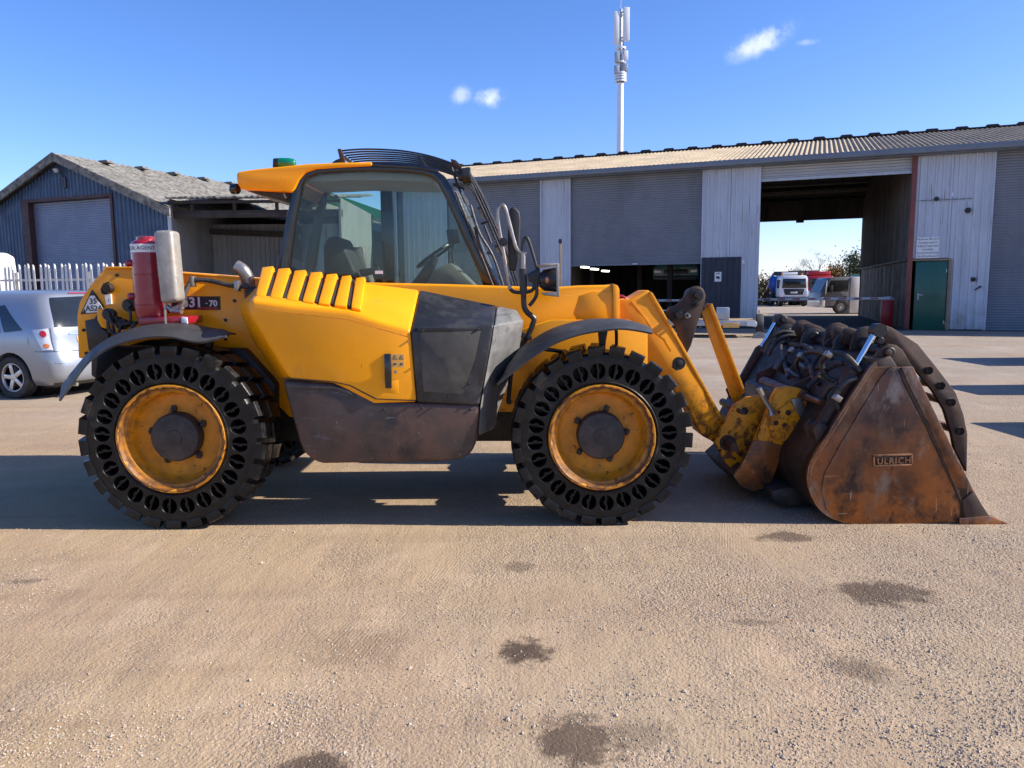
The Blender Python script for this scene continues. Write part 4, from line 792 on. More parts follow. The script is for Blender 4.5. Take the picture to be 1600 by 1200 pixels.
# linkage lugs packed along the top of the shell
for i, (yy, w) in enumerate(((5.36, .03), (5.5, .03), (5.86, .035), (6.1, .035), (6.56, .03), (6.72, .03))):
    o_ = (.05, -.02, .06, -.03, .05, -.02)[i]; fin = [(1352, 584), (1352, 552), (1358, 530), (1368, 519), (1381, 516), (1395, 522), (1412, 540), (1430, 565), (1420, 572), (1398, 560), (1392, 580)]
    MB().prism([(x+o_, z_-.02+o_*.6) for x, z_ in px2(fin, 5.02)], yy, yy+w).build('linkage_lug', 'black_steel' if i % 2 else 'rust_dark', GB, .004)
    p = W(1379, 533, 5.02); MB().tube([(p.x+o_, yy-.02, p.z-.03), (p.x+o_, yy-.012, p.z-.03), (p.x+o_, yy+w+.02, p.z-.03)], [.028, .036, .036], 16).build('linkage_pin', 'black_steel', GB)
for (yy, dx) in ((5.2, 0), (5.95, .02), (6.85, 0)):
    MB().prism([(x+dx, z_) for x, z_ in px2([(1338, 612), (1352, 560), (1372, 552), (1384, 566), (1362, 612)], 5.02)], yy, yy+.06).build('mount_block', 'rust_dark', GB, .01)
# hydraulic cylinders
def ram(y):
    a, b, c = W(1365, 524, 5.0), W(1336, 575, 5.0), W(1281, 672, 5.0); q = Vector((0, y-5.0, 0))
    MB().cyl(a+q, b+q, .021, 18).build('ram_rod', 'chrome', GB)
    d = (c-b).normalized(); MB().tube([b+q, b+q+d*.02, b+q+d*.025, c+q-d*.03, c+q], [.034, .044, .05, .05, .04], 22).build('ram_barrel', 'rust_dark', GB)
    MB().tube([c+q-Vector((0, .06, 0)), c+q-Vector((0, .055, 0)), c+q+Vector((0, .055, 0)), c+q+Vector((0, .06, 0))], [.05, .058, .058, .05], 20).build('ram_eye', 'rust_dark', GB)
    MB().cyl(c+q-Vector((0, .075, 0)), c+q+Vector((0, .07, 0)), .03, 16).build('pivot_pin', 'black_steel', GB)
    e = W(1372, 516, 5.0)+q; MB().cyl(e-Vector((0, .04, 0)), e+Vector((0, .04, 0)), .045, 18).build('ram_eye', 'black_steel', GB)
    for (aa, bb) in (((1268, 660), (1296, 690)),):
        PRy = px2([(1262, 668), (1272, 656), (1290, 664), (1312, 690), (1300, 706), (1272, 694)], 5.0)
        MB().prism(PRy, y-.085, y-.07).build('ram_lug', 'rust_dark', GB, .004); MB().prism(PRy, y+.07, y+.085).build('ram_lug', 'rust_dark', GB, .004)
ram(5.0); ram(6.92)
MB().tube([W(1292, 628, 4.935), W(1300, 612, 4.935), W(1326, 588, 4.94)], .008, 8).build('ram_pipe', 'hose', GB)
# gussets, hose nest and hitch frame on the back of the shell
for y in (5.52, 6.34):
    g_ = [(1240, 572), (1316, 564), (1320, 580), (1262, 700), (1235, 700), (1222, 640)]
    MB().prism(px2([(1238, 603), (1322, 566), (1330, 575), (1282, 690), (1250, 730), (1236, 700)], 5.5), y, y+.03).build('back_gusset', 'rust_dark', GB, .005)
MB().prism(px2([(1228, 620), (1262, 612), (1270, 640), (1262, 760), (1244, 790), (1224, 782)], 5.5), 5.44, 6.5).build('hitch_frame', 'black_steel', GB, .015)
MB().prism(px2([(1206, 768), (1224, 762), (1270, 764), (1290, 790), (1222, 791), (1208, 782)], 5.2), 5.2, 6.6).build('frame_foot', 'black_steel', GB, .012)
for i, pts in enumerate(([(1316, 592, 5.6), (1300, 578, 5.7), (1275, 575, 5.9), (1262, 590, 6.0), (1275, 610, 6.1)], [(1340, 574, 5.4), (1310, 566, 5.6), (1285, 572, 5.9), (1265, 560, 6.2), (1250, 566, 6.4)],
                         [(1316, 592, 5.8), (1290, 590, 5.9), (1268, 572, 6.0), (1256, 560, 6.2), (1240, 575, 6.3)], [(1232, 590, 6.0), (1224, 560, 6.4), (1220, 540, 6.7), (1240, 535, 6.8), (1258, 545, 6.7)],
                         [(1310, 600, 5.3), (1296, 606, 5.35), (1288, 622, 5.4), (1300, 636, 5.4), (1318, 624, 5.35)])):
    TP('hydraulic_hose', [(a_, b_, c_-.3) for a_, b_, c_ in pts], .016, 'hose', GB)
for pts in ([(1345, 580, 5.35), (1322, 556, 5.4), (1300, 552, 5.5), (1284, 566, 5.6), (1292, 588, 5.6), (1312, 598, 5.55)], [(1338, 590, 5.3), (1318, 600, 5.3), (1306, 624, 5.32), (1316, 650, 5.35)], [(1300, 560, 5.7), (1280, 550, 5.9), (1258, 552, 6.1), (1244, 568, 6.2), (1250, 590, 6.2)],
            [(1270, 548, 6.2), (1256, 540, 6.4), (1236, 545, 6.5), (1226, 562, 6.5), (1232, 584, 6.4)], [(1318, 566, 5.5), (1296, 575, 5.6), (1276, 592, 5.7), (1262, 606, 5.7)], [(1290, 545, 5.9), (1276, 560, 5.95), (1268, 582, 5.9), (1280, 600, 5.8)]):
    TP('hydraulic_hose', [(a_, b_, c_-.42) for a_, b_, c_ in pts], .017, 'hose', GB)
for (px, py, Y) in ((1294, 554, 5.48), (1308, 622, 5.3), (1252, 556, 6.1), (1284, 588, 5.68), (1238, 548, 6.45)):
    MB().box(W(px, py, Y-.42), (.05, .05, .04), Matrix.Rotation(.6, 3, 'Y')).build('hose_clip', 'steel', GB, .005)
ring = [W(1228+38*math.cos(t*.3-2.9), 560+42*math.sin(t*.3-2.9), 6.5) for t in range(14)]
MB().tube(ring, .02, 10).build('hydraulic_hose', 'hose', GB); MB().tube([p+Vector((.03, -.06, -.03)) for p in ring], .02, 10).build('hydraulic_hose', 'hose', GB)
for (px, py, y) in ((1228, 577, 6.1), (1244, 566, 6.1), (1262, 572, 6.0), (1286, 575, 5.8)):
    p = W(px, py, y-.3); MB().tube([p, p+Vector((.05, -.02, -.04)), p+Vector((.09, -.03, -.06))], [.02, .024, .016], 8).build('hose_union', 'steel', GB)
MB().box(W(1222, 572, 6.05), (.09, .1, .1), Matrix.Rotation(.5, 3, 'Y')).build('valve_block', 'black_steel', GB, .008)
GB.location.y += .1
W = W0

# ------------------------------------------------------------------ corrugated sheet helpers (local x along, y depth, z up)
def ribs(x0, x1, z0, z1, y, pitch=.2, dep=.03, slope=None):
    n = max(1, round((x1-x0)/pitch)); p = (x1-x0)/n; xs = []
    for i in range(n): xs += [(x0+i*p, 0), (x0+(i+.55)*p, 0), (x0+(i+.68)*p, 1), (x0+(i+.87)*p, 1)]
    xs.append((x1, 0)); m = MB()
    zt = (lambda x: z1) if slope is None else slope
    m.grid([[(x, y-d*dep, z0) for x, d in xs], [(x, y-d*dep, zt(x)) for x, d in xs]]); return m
def slats(x0, x1, z0, z1, y, pitch=.085, dep=.02):
    n = max(1, round((z1-z0)/pitch)); p = (z1-z0)/n; zs = []
    for i in range(n): zs += [(z0+i*p, 0), (z0+(i+.25)*p, .75), (z0+(i+.5)*p, 1), (z0+(i+.75)*p, .75), (z0+(i+.96)*p, .0)]
    zs.append((z1, 0)); return MB().grid([[(x, y-d*dep, z) for x in (x0, x1)] for z, d in zs])
def wavy(x0, x1, a, b, pitch, amp, sub=6, rows=1, sag=0):      # a,b: (y,z) of the lower and upper edge
    n = max(1, round((x1-x0)/pitch)); p = (x1-x0)/n; R_ = []
    for j in range(rows+1):
        t = j/rows; R_.append([(x0+p*i/sub, a[0]+(b[0]-a[0])*t, a[1]+(b[1]-a[1])*t+amp*math.sin(2*math.pi*i/sub)+(sag*math.sin((x0+p*i/sub)*1.1+t*2) if sag else 0)) for i in range(n*sub+1)])
    return MB().grid(R_)

# ------------------------------------------------------------------ long workshop on the right
PHI = R(21.5); F0 = G(1425, 516); U = Vector((math.cos(PHI), -math.sin(PHI), 0)); V_ = Vector((math.sin(PHI), math.cos(PHI), 0))
def FP(px, py, d=0):                                        # photo ray on the plane d metres behind the facade -> (t, z)
    r = ray(px, py); o = F0+V_*d; s = (o-Vector((0, 0, CAMH))).dot(V_)/r.dot(V_); p = Vector((0, 0, CAMH))+r*s; return (p-o).dot(U), p.z
def ft(px, py=400, d=0): return FP(px, py, d)[0]
def fz(px, py, d=0): return FP(px, py, d)[1]
WS = thing('workshop_building', 'long grey workshop with roller shutters, a drive-through bay and corrugated roof', 'building', F0, -PHI)
def B(m, name, mat, par=None, **k): return m.build(name, mat, par or WS, world=False, **k)
def workshop():
    ez = fz(1424, 235)+.03; DEP = 14.6; RZ = ez+1.78; TL, TRR = ft(604), 13.0
    tA0, tA1, tB0, tB1, tP0, tP1, tD1 = ft(700), ft(845), ft(891), ft(1096), ft(1185), ft(1421), ft(1546)
    # roof
    B(wavy(TL, TRR, (-.45, ez-.02), (DEP/2, RZ), .177, .035), 'roof_slope', 'roof_sheet', ang=70)
    B(wavy(TL, TRR, (DEP+.4, ez-.02), (DEP/2, RZ), .177, .035, 4), 'roof_slope', 'roof_sheet', ang=70)
    B(MB().box(((TL+TRR)/2, -.5, ez-.12), (TRR-TL, .18, .2)), 'gutter', 'gutter', bevel=.015)
    B(MB().box(((TL+TRR)/2, -.14, ez-.23), (TRR-TL, .5, .06)), 'fascia', 'gutter')
    x = TL+.3; k = 0
    vents = []
    while x < TRR:
        vents.append(x); x += 1.12
    m = MB(); m.prism([(-.3, -.02), (.3, -.02), (.2, .09), (-.2, .09)], -.16, .16); rv = B(m, 'ridge_vent', 'dark_wood', bevel=.02); rv.location = (vents[0], DEP/2, RZ+.06)
    for v in vents[1:]: link('ridge_vent', rv.data, WS, (v, DEP/2, RZ+.06+.01*math.sin(v*5)))
    B(MB().box(((TL+TRR)/2, DEP/2, RZ+.035), (TRR-TL, .36, .05)), 'ridge_strip', 'dark_void')
    # front: shutters and cladding sheets
    sh = lambda a, b, z0, mat, y=.12, z1=ez-.2, p=.09: B(slats(a, b, z0, z1, y, p, .022), 'roller_shutter', mat, ang=60)
    s = sh(tA0, tA1, 0, 'shutter_grey'); B(MB().box(((tA0+tA1)/2, .1, .06), (tA1-tA0, .06, .1)), 'bottom_rail', 'gutter', s)
    zb = fz(990, 411.5); s = sh(tB0, tB1, zb, 'shutter_grey'); B(MB().box(((tB0+tB1)/2, .1, zb-.03), (tB1-tB0, .05, .08)), 'bottom_rail', 'gutter', s); B(MB().box((ft(992), .06, zb-.02), (.2, .05, .06)), 'handle', 'galv', s)
    zp = fz(1300, 273); s = sh(tP0, tP1, zp, 'shutter_pale', .12, ez-.2, .1); B(MB().box(((tP0+tP1)/2, .1, zp-.05), (tP1-tP0, .05, .1)), 'bottom_rail', 'galv', s)
    sh(tD1, TRR, 0, 'shutter_grey'); sh(TL+.6, tA0-2.2, 0, 'shutter_grey')
    def sheets(a, b, z0, z1, mat='clad_white', y=0., w=1.0, nm='cladding_sheet'):
        n = max(1, round((b-a)/w)); p = (b-a)/n
        for i in range(n): B(ribs(a+i*p+.004, a+(i+1)*p-.004, z0, z1, y-.004*(i % 2), .25, .04), nm, mat, ang=20)
    for a, b in ((tA1, tB0), (tB1, tP0), (tA0-2.2, tA0), (TL, TL+.6)): sheets(a, b, .1, ez-.2)
    zdoor = fz(1450, 408); td0, td1 = ft(1424.5, 460), ft(1479, 460); zmid = fz(1480, 312)
    sheets(tP1+.05, td1, zdoor+.1, zmid); sheets(tP1+.05, td1, zmid+.006, ez-.2, y=-.012); sheets(td1, tD1, .05, ez-.2)
    for (a, b) in ((tA1, tB0), (tB1, tP0), (tP1+.05, tD1)):
        for t in (a+.02, b-.02): B(MB().box((t, .02, (ez-.2)/2), (.07, .12, ez-.2)), 'corner_flashing', 'clad_white' if t != a+.02 or a < -1 else 'door_red_frame')
    # dark sheet and notice on the post left of the bay
    a, b = ft(1096.5), ft(1159); z1 = fz(1125, 402); B(ribs(a, b, .05, z1, -.06, .22, .03), 'patch_sheet', 'clad_navy', ang=20)
    q = (ft(1117, 435), ft(1127.5, 435), fz(1122, 440), fz(1122, 425)); B(MB().box(((q[0]+q[1])/2, -.1, (q[2]+q[3])/2), (q[1]-q[0], .012, q[3]-q[2])), 'small_notice', 'white_label')
    B(MB().box(((q[0]+q[1])/2, -.108, (q[2]+q[3])/2-.03), ((q[1]-q[0])*.55, .006, .09), Matrix.Rotation(.4, 3, 'Y')), 'notice_print', 'ink'); B(MB().box(((q[0]+q[1])/2, -.108, q[3]-.06), ((q[1]-q[0])*.6, .006, .03)), 'notice_print', 'ink')
    # green door
    d = B(MB().box(((td0+td1)/2+.03, .0, zdoor/2), (td1-td0-.1, .05, zdoor-.02)), 'door', 'door_green', bevel=.006)
    B(MB().box((td0+.2, -.05, zdoor*.49), (.05, .02, .24)).box((td0+.27, -.08, zdoor*.49+.06), (.16, .03, .03)), 'handle', 'galv', d, bevel=.004)
    for z in (.3, zdoor-.35): B(MB().box((td1-.05, -.03, z), (.03, .03, .12)), 'hinge', 'galv', d)
    B(MB().box((td1+.06, -.02, zdoor/2), (.1, .08, zdoor+.08)), 'door_post', 'timber', bevel=.006); B(MB().box((tP1+.02, -.02, ez/2-.1), (.16, .16, ez-.3)), 'bay_post', 'door_red_frame', bevel=.01)
    B(MB().box(((td0+td1)/2, -.03, zdoor+.045), (td1-td0+.14, .08, .07)), 'door_head', 'timber', bevel=.006)
    # rules notice
    a, b = ft(1431.5, 387), ft(1467, 387); z0, z1 = fz(1449, 403.5), fz(1449, 370.5); sg = B(MB().box(((a+b)/2, -.05, (z0+z1)/2), (b-a, .02, z1-z0)), 'notice_board', 'white_label')
    for i, tx in enumerate(('This Site has 24hr CCTV', 'No tipping waste or', 'draining of water tanks', 'is permitted', 'Any persons seen doing', 'this will be prosecuted')):
        zz = z1-(z1-z0)*(.1+i*.16); text('notice_lettering', tx, .098, lambda x, y, z, zz=zz: ((a+b)/2+x*.72, -.062-z, zz+y), 'ink', sg, .001, world=False)
    # odd fittings on the right panel
    for (px, py, w, h) in ((1463, 311, .16, .2), (1512, 329, .2, .2), (1520.5, 436.5, .16, .16)): B(MB().tube([(ft(px, py), .02, fz(px, py)), (ft(px, py), -.06, fz(px, py)), (ft(px, py), -.14, fz(px, py)-.02)], [w*.5, w*.5, w*.32], 12), 'wall_fitting', 'black')
    B(MB().box((ft(1528, 450), -.05, fz(1528, 450)), (.22, .05, .05), Matrix.Rotation(-.6, 3, 'Y')), 'wall_bracket', 'black')
    B(MB().box((ft(1161.5, 409), -.05, fz(1161.5, 409)), (.1, .05, .14)), 'switch_box', 'white_label')
    B(MB().box(((tP1+tD1)/2-.2, -.04, zmid), (1.6, .02, .03)), 'sheet_joint', 'gutter')
    # drive-through bay
    SK = (ft(1345, 400, DEP)-tP1)/DEP
    for (ya, za_, yb, zb_) in ((.1, ez-.13, DEP/2, RZ-.14), (DEP/2, RZ-.14, DEP, ez-.13)):
        for i in range(5):
            u0, u1 = i/5, (i+1)/5; m = MB(); m.grid([[(tP0-1.6, ya+(yb-ya)*q, za_+(zb_-za_)*q), (tP1+.1, ya+(yb-ya)*q, za_+(zb_-za_)*q)] for q in (u0, u1-.01)]); B(m, 'ceiling_shade_sheet', 'dark_wood')  # dark sheets added under the roof, bay shade put into their colour
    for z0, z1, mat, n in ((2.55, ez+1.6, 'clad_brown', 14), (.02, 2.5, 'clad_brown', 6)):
        for i in range(n):
            y0, y1 = .25+i*(DEP-.3)/n, .25+(i+1)*(DEP-.3)/n-.01
            zt = lambda yy: ez-.15+1.7*(1-abs(yy-DEP/2)/(DEP/2)) if z0 > 1 else z1
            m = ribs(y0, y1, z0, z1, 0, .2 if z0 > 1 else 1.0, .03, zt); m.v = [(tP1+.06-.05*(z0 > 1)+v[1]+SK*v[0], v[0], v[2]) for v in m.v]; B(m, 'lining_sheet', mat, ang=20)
    B(MB().box((tP1-.03+SK*DEP/2, DEP/2, 2.52), (.09, DEP-.4, .07), Matrix.Rotation(-math.atan(SK), 3, 'Z')), 'lining_rail', 'clad_brown')
    for t in (tP0-1.7, tA1-.1, TL+.05, TRR-.05):
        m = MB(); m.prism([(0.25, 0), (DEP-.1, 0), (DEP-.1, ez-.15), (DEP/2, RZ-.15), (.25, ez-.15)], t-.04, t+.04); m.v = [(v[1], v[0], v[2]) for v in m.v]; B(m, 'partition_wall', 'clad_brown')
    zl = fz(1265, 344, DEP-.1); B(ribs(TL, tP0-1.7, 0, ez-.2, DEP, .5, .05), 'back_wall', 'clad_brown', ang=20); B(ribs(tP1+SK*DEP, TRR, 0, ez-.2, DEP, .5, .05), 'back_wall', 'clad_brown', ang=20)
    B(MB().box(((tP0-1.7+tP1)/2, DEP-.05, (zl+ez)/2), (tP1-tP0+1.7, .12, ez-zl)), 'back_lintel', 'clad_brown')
    for i in range(9):
        y = .8+i*(DEP-1.6)/8; z = ez-.2+1.6*(1-abs(y-DEP/2)/(DEP/2)); B(MB().box(((tP0+tP1)/2-.8, y, z-.06), (tP1-tP0+1.6, .08, .2)), 'purlin', 'dark_wood')
    for t in (tP0+.5, tP0+3.0):
        m = MB(); m.prism([(.3, ez-.35), (DEP-.2, ez-.35), (DEP/2, RZ-.3)], t-.06, t+.06); 
    m = MB().box((ft(1250, 345, DEP-.2), DEP-.25, zl-.06), (.4, .12, .14)); B(m, 'lintel_box', 'dark_wood')
    B(MB().box(((TL+TRR)/2, DEP/2, .012), (TRR-TL-.1, DEP+.5, .02)), 'floor_slab', 'asphalt')
    # lit strip lights inside the half-open bay
    for (px, py) in ((914, 417.5), (929, 420.5), (946, 423.5)):
        d = 3+(px-914)*.06; t, z = FP(px, py, d); B(MB().box((t, d, z), (.16, .9, .07)), 'strip_light', 'strip')
    for i, (px, d) in enumerate(((1047, 2.2), (1000, 5.5), (925, 6.0))): B(MB().box((ft(px, 445, d), d, 1.4), (.22, .22, 2.8)), 'lift_post', 'dark_wood', bevel=.01)
workshop()

def loc_thing(name, label, cat, t, d, z=0, rot=0, group=None):   # a thing placed in the workshop's own grid
    return thing(name, label, cat, F0+U*t+V_*d+Vector((0, 0, z)), -PHI+rot, group)
def teal():
    d = 3.2; t, z = FP(1056, 421, d); T = loc_thing('teal_van', 'teal van raised inside the half-open workshop bay', 'van', t, d, z-.35)
    m = MB(); m.prism([(-1, -.1), (1, -.1), (1.0, .42), (.86, .62), (.78, 1.1), (-.78, 1.1), (-.86, .62), (-1.0, .42)], 0, 3.0); B(m, 'body', 'teal', T, bevel=.06, seg=3)
    B(MB().prism([(-.74, .66), (.74, .66), (.68, 1.02), (-.68, 1.02)], -.012, .05), 'windscreen', 'car_glass', T, bevel=.02)
    B(MB().prism([(-.55, .16), (.55, .16), (.5, .36), (-.5, .36)], -.02, .05), 'grille', 'black', T, bevel=.02)
    for s in (-1, 1): B(MB().prism([(s*.62, .2), (s*.94, .2), (s*.92, .4), (s*.64, .36)], -.025, .05), 'headlight', 'clear_lens', T, bevel=.02)
    B(MB().box((0, -.03, -.02), (1.9, .16, .2)), 'bumper', 'truck_dark', T, bevel=.04)
teal()

# barrier
def barrier():
    d = 2.0; t, z = FP(1387, 462, d); T = loc_thing('barrier_gate', 'red barrier cabinet with a long red and white arm across the bay', 'barrier', t, d)
    B(MB().box((0, 0, .53), (.42, .4, 1.02)), 'cabinet', 'barrier_red', T, bevel=.015); B(MB().box((0, -.203, .5), (.32, .012, .8)), 'cabinet_door', 'barrier_red', T, bevel=.004)
    B(MB().prism([(-.24, 1.04), (.24, 1.04), (.24, 1.1), (.14, 1.2), (-.04, 1.21), (-.18, 1.14)], -.18, .18), 'cabinet_cap', 'galv', T, bevel=.02)
    L_ = 9.5; m = MB().tube([(.05, -.24, 1.12), (-L_, -.24, 1.06)], .055, 12); arm = B(m, 'barrier_arm', 'barrier_white', T)
    for i in range(17):
        x = -.35-i*.56; f = -x/L_; B(MB().box((x-.14, -.297, 1.13-.06*f), (.27, .012, .045)), 'red_band', 'barrier_band', arm)
barrier()

# ------------------------------------------------------------------ barn and open shed on the left
def barn():
    A = W(95, 241, 30); PH = R(23); u = Vector((math.cos(PH), -math.sin(PH), 0)); v = Vector((math.sin(PH), math.cos(PH), 0))
    T = thing('barn', 'dark blue gabled barn with a grey roller shutter behind the white fence', 'building', (A.x, A.y, 0), -PH)
    hw, za, ze, DEP = 5.4, A.z, A.z-2.15, 16
    def lp(px, py, d=0):
        r = ray(px, py); o = Vector((A.x, A.y, 0))+v*d; s = (o-Vector((0, 0, CAMH))).dot(v)/r.dot(v); p = Vector((0, 0, CAMH))+r*s; return (p-o).dot(u), p.z
    x0, _ = lp(40, 380); x1, _ = lp(181, 380); zt = lp(110, 312)[1]
    sl = lambda x: za-.25-(za-ze)*abs(x)/hw
    def sheet(a, b, z0, f): 
        m = ribs(a, b, z0, 0, 0, .2, .03, f); m.build('cladding_sheet', 'blue_clad', T, world=False, ang=20)
    n = 11; w = 2*hw/n
    for i in range(n):
        a, b = -hw+i*w, -hw+(i+1)*w-.004
        if b <= x0 or a >= x1: sheet(a, b, 0, sl)
        else:
            if a < x0: sheet(a, x0, 0, sl); a = x0
            if b > x1: sheet(x1, b, 0, sl); b = x1
            sheet(a, b, zt+.12, sl)
    slats(x0+.35, x1-.1, 0, zt, .22, .09, .022).build('roller_shutter', 'shutter_blue', T, world=False, ang=60)
    MB().box((x0+.17, .12, zt/2), (.36, .3, zt)).build('shutter_jamb', 'brown_steel', T, world=False); MB().box((x1-.05, .1, zt/2), (.12, .3, zt)).build('shutter_jamb', 'brown_steel', T, world=False); MB().box(((x0+x1)/2, .06, zt+.06), (x1-x0, .2, .12)).build('shutter_head', 'brown_steel', T, world=False)
    for s in (-1, 1):
        m = MB(); R_ = []
        for j in range(9):
            t = j/8; row = []
            for i in range(121):
                y = -.35+i*(DEP+.35)/120; row.append((s*(hw+.25)*(1-t), y, ze-.1+(za-ze+.1)*t+.03*math.sin(i*3.1)+.02*mnoise.noise((t*6*s, y*.9, 2))))
            R_.append(row)
        MB().grid(R_).build('roof_slope', 'roof_moss', T, world=False, ang=60)
        q = MB(); q.prism([(0, za+.02), (s*(hw+.3), ze-.16), (s*(hw+.3), ze-.46), (0, za-.3)], -.38, -.32); q.build('barge_board', 'roof_moss', T, world=False)
        if s < 0: MB().box((s*hw, DEP/2, ze/2), (.1, DEP, ze)).build('side_wall', 'blue_clad', T, world=False)
    MB().prism([(-hw, 0), (hw, 0), (hw, ze), (0, za-.2), (-hw, ze)], DEP, DEP+.1).build('back_wall', 'blue_clad', T, world=False)
    MB().box((hw-.02, -.05, ze/2), (.14, .12, ze-.1)).build('corner_flashing', 'clad_white', T, world=False)
    for k in range(9): MB().prism([(-.36, 0), (.36, 0), (.2, .12), (-.2, .12)], 0, .3).build('ridge_vent', 'roof_moss', T, world=False, loc=(.35, 1.5+k*1.7, za-.14))
    for (px, py) in ((150.5, 257), (220, 270), (279, 281.5), (333, 292)):
        pass
    x, z = lp(95, 267); MB().box((x, -.18, z), (.22, .12, .16), Matrix.Rotation(.5, 3, 'X')).build('floodlight', 'galv', T, world=False, bevel=.02)
    MB().tube(smooth_path([(x+.1, -.06, z-.1), (x+.2, -.07, z-.4), (x+.12, -.07, z-.55), (x+.25, -.07, z-.65)], 5), .02, 6).build('cable', 'black', T, world=False); MB().box((x+.2, -.05, z-.45), (.22, .06, .4)).build('junction_box', 'black', T, world=False)
    # open-fronted shed joined on the right
    E = W(263, 311, 27.8); S = thing('open_shed', 'open-fronted shed with pale corrugated back wall beside the blue barn', 'shed', (E.x, E.y, 0))
    w_, dp, ez = 6.1, 6.5, E.z
    rr = [[(x*w_/60, -.25+j*(dp+.25)/6, ez+.04+j*.14+.03*math.sin(x*3)+.05*mnoise.noise((x*.4, j, 7))) for x in range(61)] for j in range(7)]
    MB().grid(rr).build('roof_slope', 'roof_moss', S, world=False, solid=.05, ang=60)
    MB().box((w_/2, -.05, ez-.12), (w_, .1, .1)).build('eave_board', 'dark_wood', S, world=False); MB().box((w_/2, .2, ez-.52), (w_, .2, .26)).build('front_beam', 'dark_wood', S, world=False, bevel=.01)
    for i in range(4): MB().box((.8+i*1.5, .1, ez-.28), (.1, .12, .3)).build('beam_post', 'dark_wood', S, world=False)
    for i in range(9): ribs(i*.56+.0, i*.56+.555, .9, ez-.6, 3.6, .18, .03).build('wall_sheet', 'clad_old', S, world=False, ang=20)
    ribs(0, 6.0, 0, .86, 3.58, .3, .02).build('wall_base', 'clad_old', S, world=False, ang=20)
    MB().box((2.5, 3.5, 1.62), (5.2, .1, .16)).build('wall_rail', 'dark_wood', S, world=False); MB().box((2.6, 3.45, ez-1.0), (5.3, .14, .22), Matrix.Rotation(.05, 3, 'Y')).build('wall_rail', 'dark_wood', S, world=False)
    for i in range(4): ribs(4.0+i*.5, 4.49+i*.5, .1, ez-.7, 2.4, .45, .03).build('wall_sheet', 'shutter_blue', S, world=False, ang=20)
    MB().box((3.85, 2.2, ez/2-.2), (.3, .3, ez-.5)).build('post', 'dark_wood', S, world=False); MB().box((0.05, 3, ez/2), (.08, 6, ez)).build('end_wall', 'clad_old', S, world=False); MB().box((w_-.05, 3, ez/2), (.08, 6, ez)).build('end_wall', 'clad_old', S, world=False)
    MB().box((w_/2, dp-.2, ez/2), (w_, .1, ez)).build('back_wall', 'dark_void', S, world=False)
barn()

# palisade fence
def fence():
    Y = 21.5; a, b = W(-90, 413, Y+.7), W(236, 413, Y-.2); d = (b-a); d.z = 0; n = 40
    T = thing('palisade_fence', 'white steel palisade fence with pointed pales behind the silver car', 'fence', ((a.x+b.x)/2, (a.y+b.y)/2, 0)); H = W(100, 413, Y).z
    m = MB(); w = .038
    m.add([(-w, 0, 0), (-w*.4, -.03, 0), (w*.4, -.03, 0), (w, 0, 0), (-w, 0, H-.12), (-w*.4, -.03, H-.12), (w*.4, -.03, H-.12), (w, 0, H-.12), (-w*.9, .0, H), (-w*.15, -.03, H-.03), (w*.25, -.03, H+.03), (w*.9, 0, H-.02)],
          [(0, 1, 5, 4), (1, 2, 6, 5), (2, 3, 7, 6), (4, 5, 9, 8), (5, 6, 10, 9), (6, 7, 11, 10)])
    p0 = m.build('pale', 'fence_white', T, world=False, solid=.006, ang=25); rz = math.atan2(d.y, d.x)
    ps = [a+d*(i/n) for i in range(n+1)]
    for i, p in enumerate(ps):
        o = p0 if i == 0 else link('pale', p0.data, T)
        o.location = Vector((p.x, p.y, .02*math.sin(i*2.3)))-BASE[T.name]; o.rotation_euler = (0, .02*math.sin(i*1.7), rz)
    for z in (H-.42, .4): MB().box((0, .05, z), (d.length, .05, .06), Matrix.Rotation(rz, 3, 'Z')).build('rail', 'fence_white', T, world=False)
    for i in range(0, n+1, 14): p = ps[i]-BASE[T.name]; MB().box((p.x, p.y+.1, H/2-.1), (.1, .06, H-.2)).build('post', 'fence_white', T, world=False)
fence()
# white van roof behind the fence
p = W(-60, 410, 25); T = thing('white_van', 'white van peeping over the fence at the left edge', 'van', (p.x, p.y, 0))
zt = W(0, 393, 25).z; xr = W(-1, 401, 25).x-p.x
MB().prism([(xr, .5), (xr+.02, 1.6), (xr-.06, zt-.14), (xr-.3, zt), (-4, zt-.02), (-4.6, 1.6), (-4.8, .5)], -.9, .9).build('body', 'truck_white', T, .08, 3, world=False)
MB().prism([(xr-1.9, 1.25), (xr-.5, 1.25), (xr-.55, 1.8), (xr-1.85, 1.8)], -.91, .91).build('side_window', 'car_glass', T, world=False)
for x in (xr-.9, xr-3.9): MB().lathe([(.001, -.1), (.33, -.1), (.36, -.04), (.36, .1), (.001, .1)], 24, (x, -.85, .36)).build('wheel', 'car_tyre', T, world=False)
# marker post by the workshop
q = G(876, 500); T = None
p = W(875.5, 470, 25.5); po = thing('marker_post', 'slim tan marker post with black cap before the workshop panel', 'post', (p.x, p.y, 0))
z1 = W(875.5, 374, 25.5).z; MB().box((0, 0, (z1-.12)/2), (.075, .075, z1-.12)).build('post', 'timber', po, .006, world=False); MB().box((0, 0, z1-.06), (.1, .1, .14)).build('cap', 'black', po, .008, world=False)

